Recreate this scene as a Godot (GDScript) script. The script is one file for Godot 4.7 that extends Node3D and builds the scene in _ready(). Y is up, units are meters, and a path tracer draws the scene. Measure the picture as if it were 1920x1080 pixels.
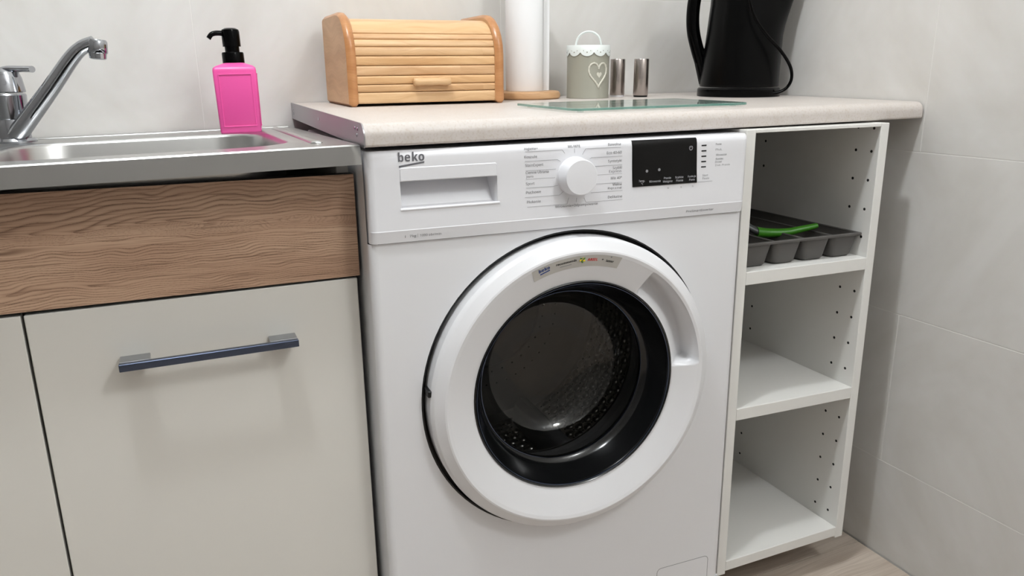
extends Node3D
# A small kitchen corner: sink cabinet, washing machine, open shelf unit under one worktop.

var used := {}
var MT := {}

# ------------------------------------------------------------------ materials
func mat(c: Color, rough := 0.5, metal := 0.0, spec := 0.5) -> StandardMaterial3D:
	var m := StandardMaterial3D.new()
	m.albedo_color = c; m.roughness = rough; m.metallic = metal; m.metallic_specular = spec
	return m

func tri_tex(m: StandardMaterial3D, img: Image, scale: Vector3, world := false):
	img.generate_mipmaps()
	m.albedo_texture = ImageTexture.create_from_image(img)
	m.uv1_triplanar = true; m.uv1_world_triplanar = world; m.uv1_scale = scale; m.uv1_triplanar_sharpness = 8.0

func noise(s: int, f: float, oct := 4) -> FastNoiseLite:
	var n := FastNoiseLite.new()
	n.seed = s; n.frequency = f; n.noise_type = FastNoiseLite.TYPE_SIMPLEX_SMOOTH
	n.fractal_type = FastNoiseLite.FRACTAL_FBM; n.fractal_octaves = oct
	return n

func mix_c(a: Color, b: Color, t: float) -> Color:
	return a.lerp(b, clampf(t, 0, 1))

# soft cloudy stone for the wall tiles (torus-mapped noise, so it repeats without a seam)
func stone_image() -> Image:
	var im := Image.create(256, 256, false, Image.FORMAT_RGB8)
	var a := noise(3, 1.1, 3); var b := noise(8, 5.0, 4)
	for y in 256:
		for x in 256:
			var u := TAU * x / 256.0; var v := TAU * y / 256.0
			var p := Vector3(cos(u) + 0.6 * cos(v), sin(u) + 0.6 * sin(v), sin(v) - cos(u + 1.0) * 0.4)
			var k := 0.5 + 0.62 * a.get_noise_3dv(p) + 0.2 * b.get_noise_3dv(p)
			im.set_pixel(x, y, mix_c(Color(0.825, 0.812, 0.792), Color(0.875, 0.867, 0.855), k))
	return im

# fine mottled laminate
func speckle_image(base: Color, dark: Color, amount: float) -> Image:
	var im := Image.create(512, 512, false, Image.FORMAT_RGB8)
	var a := noise(21, 0.11, 3); var b := noise(22, 0.02, 3)
	for y in 512:
		for x in 512:
			var k := clampf(a.get_noise_2d(x, y) * 1.6 - 0.15, 0, 1) * amount + clampf(b.get_noise_2d(x, y), 0, 1) * amount * 0.5
			im.set_pixel(x, y, mix_c(base, dark, k))
	return im

# straight grain along x
func grain_image(light: Color, dark: Color, sd: int, lines: float) -> Image:
	var im := Image.create(512, 256, false, Image.FORMAT_RGB8)
	var a := noise(sd, 0.012, 3); var b := noise(sd + 1, 0.05, 3); var w := noise(sd + 2, 0.004, 2)
	for y in 256:
		for x in 512:
			var yy := y + 14.0 * w.get_noise_2d(x * 1.2, y * 1.2)
			var k := 0.4 + 0.55 * a.get_noise_2d(x * 0.22, yy * 2.4) + lines * b.get_noise_2d(x * 0.12, yy * 5.0)
			im.set_pixel(x, y, mix_c(light, dark, k))
	return im

# plain-sawn oak decor with cathedral arches, for the cabinet front (covers 0.80 x 0.14 m once)
func oak_image() -> Image:
	var w := 1600; var h := 280
	var im := Image.create(w, h, false, Image.FORMAT_RGB8)
	var wob := noise(41, 0.006, 3); var wob2 := noise(42, 0.03, 2); var pore := noise(43, 0.09, 3); var tone := noise(44, 0.004, 3); var br := noise(45, 0.02, 3)
	var light := Color(0.81, 0.68, 0.575); var mid := Color(0.725, 0.585, 0.485); var dark := Color(0.40, 0.29, 0.225)
	for y in h:
		for x in w:
			var X := x / 2000.0; var Y := (h - y) / 2000.0      # metres along and up the board
			X += 0.020 * wob.get_noise_2d(x * 0.5, y * 1.3)
			Y += 0.0085 * wob.get_noise_2d(x * 0.6 + 900.0, y * 0.9) + 0.0012 * wob2.get_noise_2d(x * 0.35, y)
			# two nested sets of growth rings met by the saw
			var d1 := sqrt(pow((Y - 0.092) * 1.0, 2) + pow(maxf(0.0, 0.675 - X) * 0.105, 2)) if Y > 0.086 else 0.0
			var d2 := sqrt(pow((Y - 0.024) * 1.15, 2) + pow(maxf(0.0, X - 0.50) * 0.16 + 0.002, 2)) if X > 0.49 else absf(Y - 0.024) * 1.15
			if X < 0.49: d2 = sqrt(pow((Y - 0.024) * 1.15, 2) + pow(maxf(0.0, X - 0.02) * 0.02, 2))
			var t := smoothstep(0.066, 0.094, Y)
			var up := sqrt(pow(maxf(Y - 0.088, 0.0), 2) + pow(maxf(0.0, 0.675 - X) * 0.135, 2)) * 210.0
			var low := sqrt(pow((Y - 0.024) * 1.1, 2) + pow(maxf(0.0, (0.575 - X)) * 0.035, 2)) * 300.0
			var r := lerpf(low, up, t)
			var f := r - floorf(r)
			var ring := (pow(f, 5.0) + 0.35 * pow(1.0 - f, 9.0)) * (0.75 + 0.55 * br.get_noise_2d(x * 0.12, y * 1.6))
			var k := 0.42 + 0.75 * tone.get_noise_2d(x * 0.35, y * 2.6) + ring
			var c := mix_c(light, mid, k)
			var po := clampf(pore.get_noise_2d(x * 0.035, y * 2.4) * 2.4 - 0.55, 0, 1)
			c = mix_c(c, dark, po * 0.5 + clampf(ring * 0.85, 0, 0.8))
			im.set_pixel(x, y, c)
	return im

func brushed_normal(sd: int) -> Image:
	var im := Image.create(256, 256, false, Image.FORMAT_RGB8)
	var a := noise(sd, 0.2, 3)
	for y in 256:
		for x in 256:
			var k := 0.5 + 0.5 * a.get_noise_2d(x * 0.03, y * 1.6)
			im.set_pixel(x, y, Color(k, k, k))
	im.bump_map_to_normal_map(0.6)
	return im

func make_materials():
	MT.tile = mat(Color.WHITE, 0.42); tri_tex(MT.tile, stone_image(), Vector3.ONE * 1.15, true)
	MT.grout = mat(Color(0.89, 0.88, 0.865), 0.85)
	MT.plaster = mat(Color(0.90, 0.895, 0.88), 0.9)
	MT.plaster_dim = mat(Color(0.54, 0.53, 0.52), 0.9)  # grey chosen to cut bounce light off the unseen left wall
	MT.plaster_mid = mat(Color(0.66, 0.65, 0.64), 0.9)  # unseen front wall, grey set by its bounce and the sink reflection
	MT.worktop = mat(Color.WHITE, 0.42); tri_tex(MT.worktop, speckle_image(Color(0.80, 0.772, 0.752), Color(0.685, 0.612, 0.545), 0.42), Vector3.ONE * 4.0)
	MT.alu = mat(Color(0.66, 0.65, 0.66), 0.38, 0.9)
	MT.steel = mat(Color(0.75, 0.75, 0.745), 0.28, 1.0)
	var bn := brushed_normal(71); bn.generate_mipmaps()
	MT.steel.normal_enabled = true; MT.steel.normal_texture = ImageTexture.create_from_image(bn); MT.steel.normal_scale = 0.12
	MT.steel.uv1_triplanar = true; MT.steel.uv1_scale = Vector3(2, 8, 8)
	MT.steel_front = mat(Color(0.66, 0.65, 0.635), 0.34, 1.0)
	MT.chrome = mat(Color(0.68, 0.69, 0.71), 0.07, 1.0)
	MT.chrome_dark_reflection = mat(Color(0.36, 0.40, 0.49), 0.10, 1.0)  # dark blue reflection painted into the handle chrome; porthole trim shares it
	MT.shaker = mat(Color(0.70, 0.665, 0.645), 0.27, 1.0)
	MT.enamel = mat(Color(0.895, 0.895, 0.905), 0.28)
	MT.plastic_white = mat(Color(0.905, 0.905, 0.92), 0.30)
	MT.ring_white = mat(Color(0.89, 0.89, 0.90), 0.30)
	MT.print_grey = mat(Color(0.52, 0.52, 0.53), 0.6)
	MT.print_light = mat(Color(0.66, 0.66, 0.67), 0.6)
	MT.print_white = mat(Color(0.72, 0.72, 0.74), 0.6)
	MT.logo_grey = mat(Color(0.42, 0.42, 0.44), 0.45)
	MT.logo_blue = mat(Color(0.06, 0.24, 0.52), 0.5)
	MT.logo_red = mat(Color(0.85, 0.10, 0.10), 0.5)
	MT.logo_green = mat(Color(0.30, 0.50, 0.12), 0.5)
	MT.logo_yellow = mat(Color(0.90, 0.80, 0.15), 0.5)
	MT.ink = mat(Color(0.10, 0.10, 0.11), 0.5)
	MT.sticker = mat(Color(0.76, 0.75, 0.73), 0.35)
	MT.black_gloss = mat(Color(0.008, 0.008, 0.010), 0.08, 0.0, 0.4)
	MT.black_plastic = mat(Color(0.012, 0.012, 0.013), 0.14, 0.0, 0.22)
	MT.kettle = mat(Color(0.010, 0.010, 0.010), 0.28, 0.0, 0.25)
	MT.black_rubber = mat(Color(0.05, 0.05, 0.055), 0.45)
	MT.bezel = mat(Color(0.055, 0.057, 0.06), 0.16)
	MT.seal = mat(Color(0.23, 0.23, 0.235), 0.5)
	MT.drum = mat(Color(0.55, 0.54, 0.52), 0.30, 1.0)
	MT.hole = mat(Color(0.02, 0.02, 0.02), 0.8)
	MT.melamine = mat(Color(0.90, 0.895, 0.88), 0.38)
	MT.edge_band = mat(Color(0.885, 0.88, 0.865), 0.42)
	MT.gloss_front = mat(Color(0.875, 0.865, 0.84), 0.20)
	MT.carcass = mat(Color(0.80, 0.79, 0.77), 0.5)
	MT.dark_board = mat(Color(0.10, 0.085, 0.075), 0.7)
	MT.oak = mat(Color.WHITE, 0.46)
	var oi := oak_image(); oi.generate_mipmaps()
	MT.oak.albedo_texture = ImageTexture.create_from_image(oi); MT.oak.uv1_scale = Vector3(1.25, 1.0 / 0.14, 1)
	MT.pine = []
	for k in 4:
		var m := mat([Color(1, 1, 1), Color(1, 0.975, 0.94), Color(0.96, 0.94, 0.92), Color(1, 0.99, 1)][k], 0.38)
		if k == 0: MT.pine_img = grain_image(Color(0.885, 0.74, 0.565), Color(0.77, 0.60, 0.42), 90, 0.28)
		tri_tex(m, MT.pine_img, Vector3(3.0, 5.0, 5.0)); m.uv1_offset = Vector3(0.13 * k, 0.37 * k, 0.21 * k)
		MT.pine.append(m)
	MT.side_wood = mat(Color(0.93, 0.89, 0.86), 0.42); tri_tex(MT.side_wood, MT.pine_img, Vector3(3, 3, 3))
	MT.beech = mat(Color(0.86, 0.745, 0.66), 0.30); tri_tex(MT.beech, MT.pine_img, Vector3(4, 4, 4))
	MT.disc_wood = mat(Color(0.90, 0.87, 0.86), 0.4); tri_tex(MT.disc_wood, MT.pine_img, Vector3(6, 6, 6))
	MT.floor = []
	var fi := grain_image(Color(0.80, 0.765, 0.735), Color(0.65, 0.60, 0.56), 130, 0.40)
	for k in 3:
		var m := mat([Color(1, 1, 1), Color(0.95, 0.94, 0.93), Color(1, 0.98, 0.95)][k], 0.42)
		tri_tex(m, fi, Vector3(1.3, 4.0, 4.0)); m.uv1_offset = Vector3(0.31 * k, 0.0, 0.43 * k)
		MT.floor.append(m)
	MT.pink = mat(Color(0.93, 0.345, 0.645), 0.36)
	MT.paper = mat(Color(0.93, 0.93, 0.935), 0.85)
	MT.tin = mat(Color(0.60, 0.595, 0.545), 0.42)
	MT.tin_white = mat(Color(0.89, 0.91, 0.90), 0.4)
	MT.paint_white = mat(Color(0.82, 0.81, 0.76), 0.6)
	MT.glass = mat(Color(0.72, 0.86, 0.82, 0.16), 0.02); MT.glass.transparency = BaseMaterial3D.TRANSPARENCY_ALPHA
	MT.glass_edge = mat(Color(0.20, 0.52, 0.46, 0.62), 0.05); MT.glass_edge.transparency = BaseMaterial3D.TRANSPARENCY_ALPHA
	MT.door_glass = mat(Color(0.10, 0.10, 0.09, 0.24), 0.02); MT.door_glass.transparency = BaseMaterial3D.TRANSPARENCY_ALPHA
	MT.tray = mat(Color(0.33, 0.32, 0.31), 0.5)
	MT.green = mat(Color(0.22, 0.50, 0.08), 0.4)
	MT.grey_plastic = mat(Color(0.30, 0.31, 0.31), 0.4)
	MT.lamp = mat(Color(0.95, 0.95, 0.93), 0.5); MT.lamp.emission_enabled = true; MT.lamp.emission = Color(1, 0.96, 0.9); MT.lamp.emission_energy_multiplier = 3.0

# ------------------------------------------------------------------ scene nodes
func numbered(n: String) -> String:
	if not used.has(n):
		used[n] = 0
		return n
	used[n] += 1
	return "%s_%03d" % [n, used[n]]

func thing(called: String, label: String, category: String, at := Vector3.ZERO, group := "") -> Node3D:
	var o := Node3D.new(); o.name = numbered(called); add_child(o, true); o.position = at
	o.set_meta("label", label); o.set_meta("category", category)
	if group: o.set_meta("group", group)
	return o

func obj(called: String, st, m: Material, parent: Node = self, label := "") -> MeshInstance3D:
	var o := MeshInstance3D.new()
	o.name = called
	if st is SurfaceTool: o.mesh = st.commit()
	else: o.mesh = st
	o.material_override = m
	parent.add_child(o, true)
	if label: o.set_meta("label", label)
	return o

func struct(called: String, st, m: Material, label: String) -> MeshInstance3D:
	var o := obj(called, st, m); o.set_meta("kind", "structure"); o.set_meta("label", label)
	return o

# ------------------------------------------------------------------ shapes
func begin() -> SurfaceTool:
	var st := SurfaceTool.new(); st.begin(Mesh.PRIMITIVE_TRIANGLES)
	return st

func fin(st: SurfaceTool) -> SurfaceTool:
	st.generate_normals()
	return st

func tri(st: SurfaceTool, a: Vector3, b: Vector3, c: Vector3, out: Vector3):
	if (c - a).cross(b - a).dot(out) < 0:
		var t := b; b = c; c = t
	st.add_vertex(a); st.add_vertex(b); st.add_vertex(c)

func quad(st: SurfaceTool, a: Vector3, b: Vector3, c: Vector3, d: Vector3, out: Vector3):
	tri(st, a, b, c, out); tri(st, a, c, d, out)

# chamfered box, centre c, size s
func box_to(st: SurfaceTool, c: Vector3, s: Vector3, r := 0.001, b := Basis.IDENTITY):
	st.set_smooth_group(-1)
	var h := s / 2.0
	r = minf(r, minf(h.x, minf(h.y, h.z)) * 0.9)
	for ax in 3:
		var u := (ax + 1) % 3; var w := (ax + 2) % 3
		for sg in [-1.0, 1.0]:
			var f := func(su, sw, i):
				var p := Vector3.ZERO
				p[ax] = sg * (h[ax] if i else h[ax]); p[u] = su * (h[u] - r); p[w] = sw * (h[w] - r)
				return c + b * p
			var o := Vector3.ZERO; o[ax] = sg
			quad(st, f.call(-1, -1, 0), f.call(1, -1, 0), f.call(1, 1, 0), f.call(-1, 1, 0), b * o)
		# the four edges along ax
		for su in [-1.0, 1.0]:
			for sw in [-1.0, 1.0]:
				var p1 := Vector3.ZERO; var p2 := Vector3.ZERO
				p1[u] = su * h[u]; p1[w] = sw * (h[w] - r); p2[u] = su * (h[u] - r); p2[w] = sw * h[w]
				var e := Vector3.ZERO; e[ax] = h[ax] - r
				var o := Vector3.ZERO; o[u] = su; o[w] = sw
				quad(st, c + b * (p1 - e), c + b * (p1 + e), c + b * (p2 + e), c + b * (p2 - e), b * o)
	for sx in [-1.0, 1.0]:
		for sy in [-1.0, 1.0]:
			for sz in [-1.0, 1.0]:
				tri(st, c + b * Vector3(sx * h.x, sy * (h.y - r), sz * (h.z - r)), c + b * Vector3(sx * (h.x - r), sy * h.y, sz * (h.z - r)), c + b * Vector3(sx * (h.x - r), sy * (h.y - r), sz * h.z), b * Vector3(sx, sy, sz))

func box(x0: float, x1: float, y0: float, y1: float, z0: float, z1: float, r := 0.001) -> SurfaceTool:
	var st := begin()
	box_to(st, Vector3((x0 + x1) / 2, (y0 + y1) / 2, (z0 + z1) / 2), Vector3(x1 - x0, y1 - y0, z1 - z0), r)
	return fin(st)

# rows of points -> smooth skin; 'sharp' lists row indices after which a crease runs
func skin(st: SurfaceTool, rows: Array, closed: bool, flip: bool, sharp := {}, group0 := 0):
	var g := group0
	for i in rows.size() - 1:
		if sharp.has(i): g += 1
		st.set_smooth_group(g)
		var a: PackedVector3Array = rows[i]; var b: PackedVector3Array = rows[i + 1]
		var n := a.size()
		for j in (n if closed else n - 1):
			var k := (j + 1) % n
			var q := [a[j], a[k], b[k], b[j]]
			if flip: q.reverse()
			if not q[0].is_equal_approx(q[1]) and not q[1].is_equal_approx(q[2]): 
				st.add_vertex(q[0]); st.add_vertex(q[1]); st.add_vertex(q[2])
			if not q[2].is_equal_approx(q[3]) and not q[3].is_equal_approx(q[0]):
				st.add_vertex(q[0]); st.add_vertex(q[2]); st.add_vertex(q[3])

func sharp_rows(pr: PackedVector2Array, lim := 0.6) -> Dictionary:
	var s := {}
	for i in range(1, pr.size() - 1):
		if absf((pr[i] - pr[i - 1]).angle_to(pr[i + 1] - pr[i])) > lim: s[i] = true
	return s

# profile of (radius, height) turned about an axis; outward when the profile runs upwards
func lathe_to(st: SurfaceTool, pr: PackedVector2Array, c: Vector3, b := Basis.IDENTITY, n := 48, lim := 0.6):
	var rows := []
	for p in pr:
		var row := PackedVector3Array()
		for j in n:
			var a := TAU * j / n
			row.append(c + b * Vector3(p.x * cos(a), p.y, p.x * sin(a)))
		rows.append(row)
	skin(st, rows, true, false, sharp_rows(pr, lim))

func lathe(pr: Array, c := Vector3.ZERO, b := Basis.IDENTITY, n := 48) -> SurfaceTool:
	var st := begin(); lathe_to(st, PackedVector2Array(pr), c, b, n)
	return fin(st)

# tube along points with radii; oval: a second radius factor along 'side'
func tube_to(st: SurfaceTool, pts: Array, radii: Array, n := 14, squash := 1.0, side := Vector3.ZERO):
	var rows := []
	var prev := Vector3.ZERO
	for i in pts.size():
		var t: Vector3 = (pts[mini(i + 1, pts.size() - 1)] - pts[maxi(i - 1, 0)]).normalized()
		if prev == Vector3.ZERO:
			prev = side if side != Vector3.ZERO else (Vector3.UP if absf(t.y) < 0.9 else Vector3.RIGHT)
		if side != Vector3.ZERO: prev = side
		var u := (prev - t * prev.dot(t)).normalized(); var w := u.cross(t)
		prev = u
		var r: float = radii[i] if radii.size() > 1 else radii[0]
		var row := PackedVector3Array()
		for j in n:
			var a := TAU * j / n
			row.append(pts[i] + u * cos(a) * r * squash + w * sin(a) * r)
		rows.append(row)
	var first := PackedVector3Array(); var last := PackedVector3Array()
	for j in n: first.append(pts[0]); last.append(pts[-1])
	rows.push_front(first); rows.append(last)
	skin(st, rows, true, false, {1: true, rows.size() - 2: true})

func tube(pts: Array, radii: Array, n := 14, squash := 1.0, side := Vector3.ZERO) -> SurfaceTool:
	var st := begin(); tube_to(st, pts, radii, n, squash, side)
	return fin(st)

func smooth_path(pts: Array, step := 10) -> Array:
	var out := []
	for i in pts.size() - 1:
		var a = pts[maxi(i - 1, 0)]; var b = pts[i]; var c = pts[i + 1]; var d = pts[mini(i + 2, pts.size() - 1)]
		for k in step: out.append(b.cubic_interpolate(c, a, d, float(k) / step))
	out.append(pts[-1])
	return out

# polygon in the (u, v) plane of basis b, pushed along b.z from w0 to w1, with a small bevel
func prism_to(st: SurfaceTool, poly: PackedVector2Array, w0: float, w1: float, c := Vector3.ZERO, b := Basis.IDENTITY, bevel := 0.0, lim := 0.5, caps: SurfaceTool = null):
	if Geometry2D.is_polygon_clockwise(poly): poly.reverse()
	var n := poly.size()
	var inn := PackedVector2Array()
	for i in n:
		var e1 := (poly[i] - poly[(i + n - 1) % n]).normalized(); var e2 := (poly[(i + 1) % n] - poly[i]).normalized()
		var nn := (Vector2(-e1.y, e1.x) + Vector2(-e2.y, e2.x))
		nn = nn / maxf(nn.length_squared() / 2.0, 0.35)
		inn.append(poly[i] + nn * bevel)
	var P := func(q: Vector2, w: float): return c + b * Vector3(q.x, q.y, w)
	var flipb := b.determinant() < 0
	# sides: one smooth group per run of gentle turns
	var g := 0
	for i in n:
		var k := (i + 1) % n
		var t0 := (poly[i] - poly[(i + n - 1) % n]).normalized(); var t1 := (poly[k] - poly[i]).normalized()
		if absf(t0.angle_to(t1)) > lim: g += 1
		st.set_smooth_group(g)
		var out: Vector3 = b * Vector3(t1.y, -t1.x, 0)
		var lv := [[inn, w0], [poly, w0 + bevel], [poly, w1 - bevel], [inn, w1]] if bevel > 0 else [[poly, w0], [poly, w1]]
		for l in lv.size() - 1:
			quad(st, P.call(lv[l][0][i], lv[l][1]), P.call(lv[l][0][k], lv[l][1]), P.call(lv[l + 1][0][k], lv[l + 1][1]), P.call(lv[l + 1][0][i], lv[l + 1][1]), out)
	var cs := caps if caps else st
	cs.set_smooth_group(-1)
	var idx := Geometry2D.triangulate_polygon(inn)
	for i in range(0, idx.size(), 3):
		for w in [w0, w1]:
			tri(cs, P.call(inn[idx[i]], w), P.call(inn[idx[i + 1]], w), P.call(inn[idx[i + 2]], w), b * Vector3(0, 0, -1 if w == w0 else 1))

func prism(poly: Array, w0: float, w1: float, c := Vector3.ZERO, b := Basis.IDENTITY, bevel := 0.0, lim := 0.5) -> SurfaceTool:
	var st := begin(); prism_to(st, PackedVector2Array(poly), w0, w1, c, b, bevel, lim)
	return fin(st)

func round_rect(x0: float, x1: float, y0: float, y1: float, r: float, n := 6) -> PackedVector2Array:
	var p := PackedVector2Array()
	for q in [[x1 - r, y1 - r, 0], [x0 + r, y1 - r, 1], [x0 + r, y0 + r, 2], [x1 - r, y0 + r, 3]]:
		for i in n + 1:
			var a: float = PI / 2 * (q[2] + float(i) / n)
			p.append(Vector2(q[0] + r * cos(a), q[1] + r * sin(a)))
	return p

const XZ_TURN := Basis(Vector3(0, 0, -1), Vector3(0, 1, 0), Vector3(1, 0, 0))   # prism in the z-y plane pushed along x: u = -z, v = y

# lettering: flat raised print, w metres wide, baseline start at p
var fonts := {}
func text_to(st: SurfaceTool, s: String, p: Vector3, w: float, b := Basis.IDENTITY, bold := false, cap := 0.0):
	var key := "b" if bold else "r"
	if not fonts.has(key):
		var f := SystemFont.new(); f.font_names = PackedStringArray(["Droid Sans"]); f.font_weight = 700 if bold else 400
		fonts[key] = f
	var tm := TextMesh.new()
	tm.font = fonts[key]; tm.text = s; tm.font_size = 32; tm.pixel_size = 0.01; tm.depth = 0.02; tm.curve_step = 2.0
	tm.horizontal_alignment = HORIZONTAL_ALIGNMENT_LEFT; tm.vertical_alignment = VERTICAL_ALIGNMENT_BOTTOM
	var arr := tm.get_mesh_arrays()
	var vs: PackedVector3Array = arr[Mesh.ARRAY_VERTEX]
	var lo := Vector3.INF; var hi := -Vector3.INF
	for v in vs: lo = lo.min(v); hi = hi.max(v)
	var k := w / maxf(hi.x - lo.x, 1e-4)
	var base := lo.y
	for ch in "gjpqyłŁ,":
		if ch in "gjpqy" and s.contains(ch): base = lo.y + 0.067; break
	var ky := k if cap == 0.0 else cap / maxf(hi.y - base, 1e-4)
	var am := ArrayMesh.new(); am.add_surface_from_arrays(Mesh.PRIMITIVE_TRIANGLES, arr)
	var bb := Basis(b.x * k, b.y * ky, b.z * 0.006)
	st.append_from(am, 0, Transform3D(bb, p - bb * Vector3(lo.x, base, 0)))

# thin printed stroke between two points on a plane facing b.z
func stroke_to(st: SurfaceTool, a: Vector3, c: Vector3, w: float, up := Vector3(0, 0, 1), h := 0.00015):
	var d := (c - a).normalized(); var s := up.cross(d).normalized() * w / 2
	st.set_smooth_group(-1)
	var o := up * h
	quad(st, a - s + o, a + s + o, c + s + o, c - s + o, up)
	quad(st, a - s, a - s + o, c - s + o, c - s, -s); quad(st, a + s, a + s + o, c + s + o, c + s, s)

func disc_at(st: SurfaceTool, c: Vector3, nrm: Vector3, r: float, h: float, n := 12):
	var y := nrm.normalized(); var x := (Vector3.UP if absf(y.y) < 0.9 else Vector3.RIGHT).cross(y).normalized()
	lathe_to(st, PackedVector2Array([Vector2(r, 0), Vector2(r, h), Vector2(0, h)]), c, Basis(x, y, x.cross(y)), n)

# ------------------------------------------------------------------ main
func _ready():
	# camera, from lines of known size in the photograph
	var cam := Camera3D.new(); cam.name = "camera"
	cam.position = Vector3(-0.2242, 0.9366, 0.9619); cam.rotation = Vector3(-0.27, -0.4121, -0.014)
	cam.fov = rad_to_deg(2 * atan(540.0 / 1429.18)); cam.near = 0.02; cam.far = 30
	add_child(cam); cam.current = true
	var we := WorldEnvironment.new(); we.name = "environment"
	var env := Environment.new()
	env.background_mode = Environment.BG_COLOR; env.background_color = Color(0.6, 0.6, 0.6)
	env.tonemap_mode = Environment.TONE_MAPPER_LINEAR; env.tonemap_exposure = 1.0
	env.sdfgi_enabled = true; env.ssao_enabled = true; env.ssil_enabled = true
	we.environment = env; add_child(we)
	make_materials()
	unseen_ceiling_lamp(Vector3(-0.29, 2.46, 0.34), 0.11, 1.22, "round opal ceiling lamp nearest the sink wall")
	unseen_ceiling_lamp(Vector3(0.74, 2.46, 1.45), 0.22, 0.74, "added fill lamp out of view behind the viewer, large round opal")  # added fill lamp, out of view, brightens the front faces
	room()
	worktop()
	sink_cabinet()
	sink()
	washing_machine()
	shelf_unit()
	tray()
	faucet()
	soap()
	bread_box()
	paper()
	canister()
	shakers()
	board()
	kettle()

func unseen_ceiling_lamp(at: Vector3, r: float, energy: float, label: String):
	var t := thing("unseen_ceiling_lamp", label, "lamp", at)
	obj("base", lathe([Vector2(r * 1.05, 0.0), Vector2(r * 1.05, 0.038), Vector2(0, 0.039)], Vector3.ZERO), MT.plastic_white, t)
	obj("diffuser", lathe([Vector2(0, -0.03), Vector2(r * 0.6, -0.026), Vector2(r * 0.9, -0.012), Vector2(r, 0.0)], Vector3.ZERO), MT.lamp, t)
	var l := OmniLight3D.new(); l.name = "lamp_light"
	l.position = Vector3(0, -0.04 - r * 0.8, 0); l.light_energy = energy; l.light_size = r * 0.6; l.omni_range = 12; l.omni_attenuation = 2
	l.light_color = Color(0.965, 0.985, 1.0); l.shadow_enabled = true
	t.add_child(l)

# ------------------------------------------------------------------ room
func room():
	var xl := -1.75; var xr := 0.982; var zb := -0.588; var zf := 1.85; var top := 2.5
	var fl := struct("floor", box(xl, xr, -0.1, -0.009, zb, zf), MT.dark_board, "pale greyish wood plank floor")
	var rng := RandomNumberGenerator.new(); rng.seed = 5
	for i in 13:
		var z0 := zb + i * 0.19
		var x := xl - rng.randf() * 1.1
		while x < xr:
			var a := maxf(x, xl); var b := minf(x + 1.28, xr - 0.0025)
			if b - a > 0.003:
				obj("plank", box(a + 0.0004, b - 0.0004, -0.009, 0, z0 + 0.0004, minf(z0 + 0.1892, zf), 0.0006), MT.floor[rng.randi() % 3], fl)
			x += 1.28
	struct("ceiling", box(xl - 0.1, xr + 0.1, top, top + 0.1, zb - 0.1, zf + 0.1), MT.plaster, "plain white ceiling")
	struct("wall_left", box(xl - 0.1, xl, -0.1, top, zb - 0.1, zf + 0.1), MT.plaster_dim, "plain grey wall out of view on the sink side, toned to dim the bounce light")
	struct("wall_front", box(xl, xr, -0.1, top, zf, zf + 0.1), MT.plaster_mid, "plain grey wall out of view behind the viewer, toned for bounce and sink reflections")
	var d := 0.0004     # the joint's depth
	var wb := struct("wall_back", box(xl, xr, -0.1, top, zb - 0.1, zb - d), MT.grout, "back wall of large pale stone-look tiles behind the worktop")
	var wr := struct("wall_right", box(xr + d, xr + 0.1, -0.1, top, zb - 0.1, zf + 0.1), MT.grout, "right wall of large pale stone-look tiles")
	# courses of 0.60 x 0.30 m tiles in half bond
	for row in 9:
		var y0 := 0.1991 - 0.3 + 0.3 * row; var y1 := y0 + 0.3
		y0 = maxf(y0, 0.0); y1 = minf(y1, top)
		var sh := 0.0 if row % 2 == 1 else 0.3
		var g := 0.0009
		var x := -0.164 - 0.6 * 4 + sh
		while x < xr:
			var a := maxf(x, xl); var b := minf(x + 0.6, xr)
			if b - a > 0.01: obj("tile", box(a + g, b - g, y0 + g, y1 - g, zb - 0.008, zb, 0.0003), MT.tile, wb)
			x += 0.6
		var z := 0.0084 - 0.6 * 2 + sh
		while z < zf:
			var a := maxf(z, zb); var b := minf(z + 0.6, zf)
			if b - a > 0.01: obj("tile", box(xr, xr + 0.008, y0 + g, y1 - g, a + g, b - g, 0.0003), MT.tile, wr)
			z += 0.6

# ------------------------------------------------------------------ worktop
const WT_TILT := 0.0168
func wt_y(x: float, z: float) -> float:
	return 0.8843 + WT_TILT * (0.0055 - z) + 0.0015 * x

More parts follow.
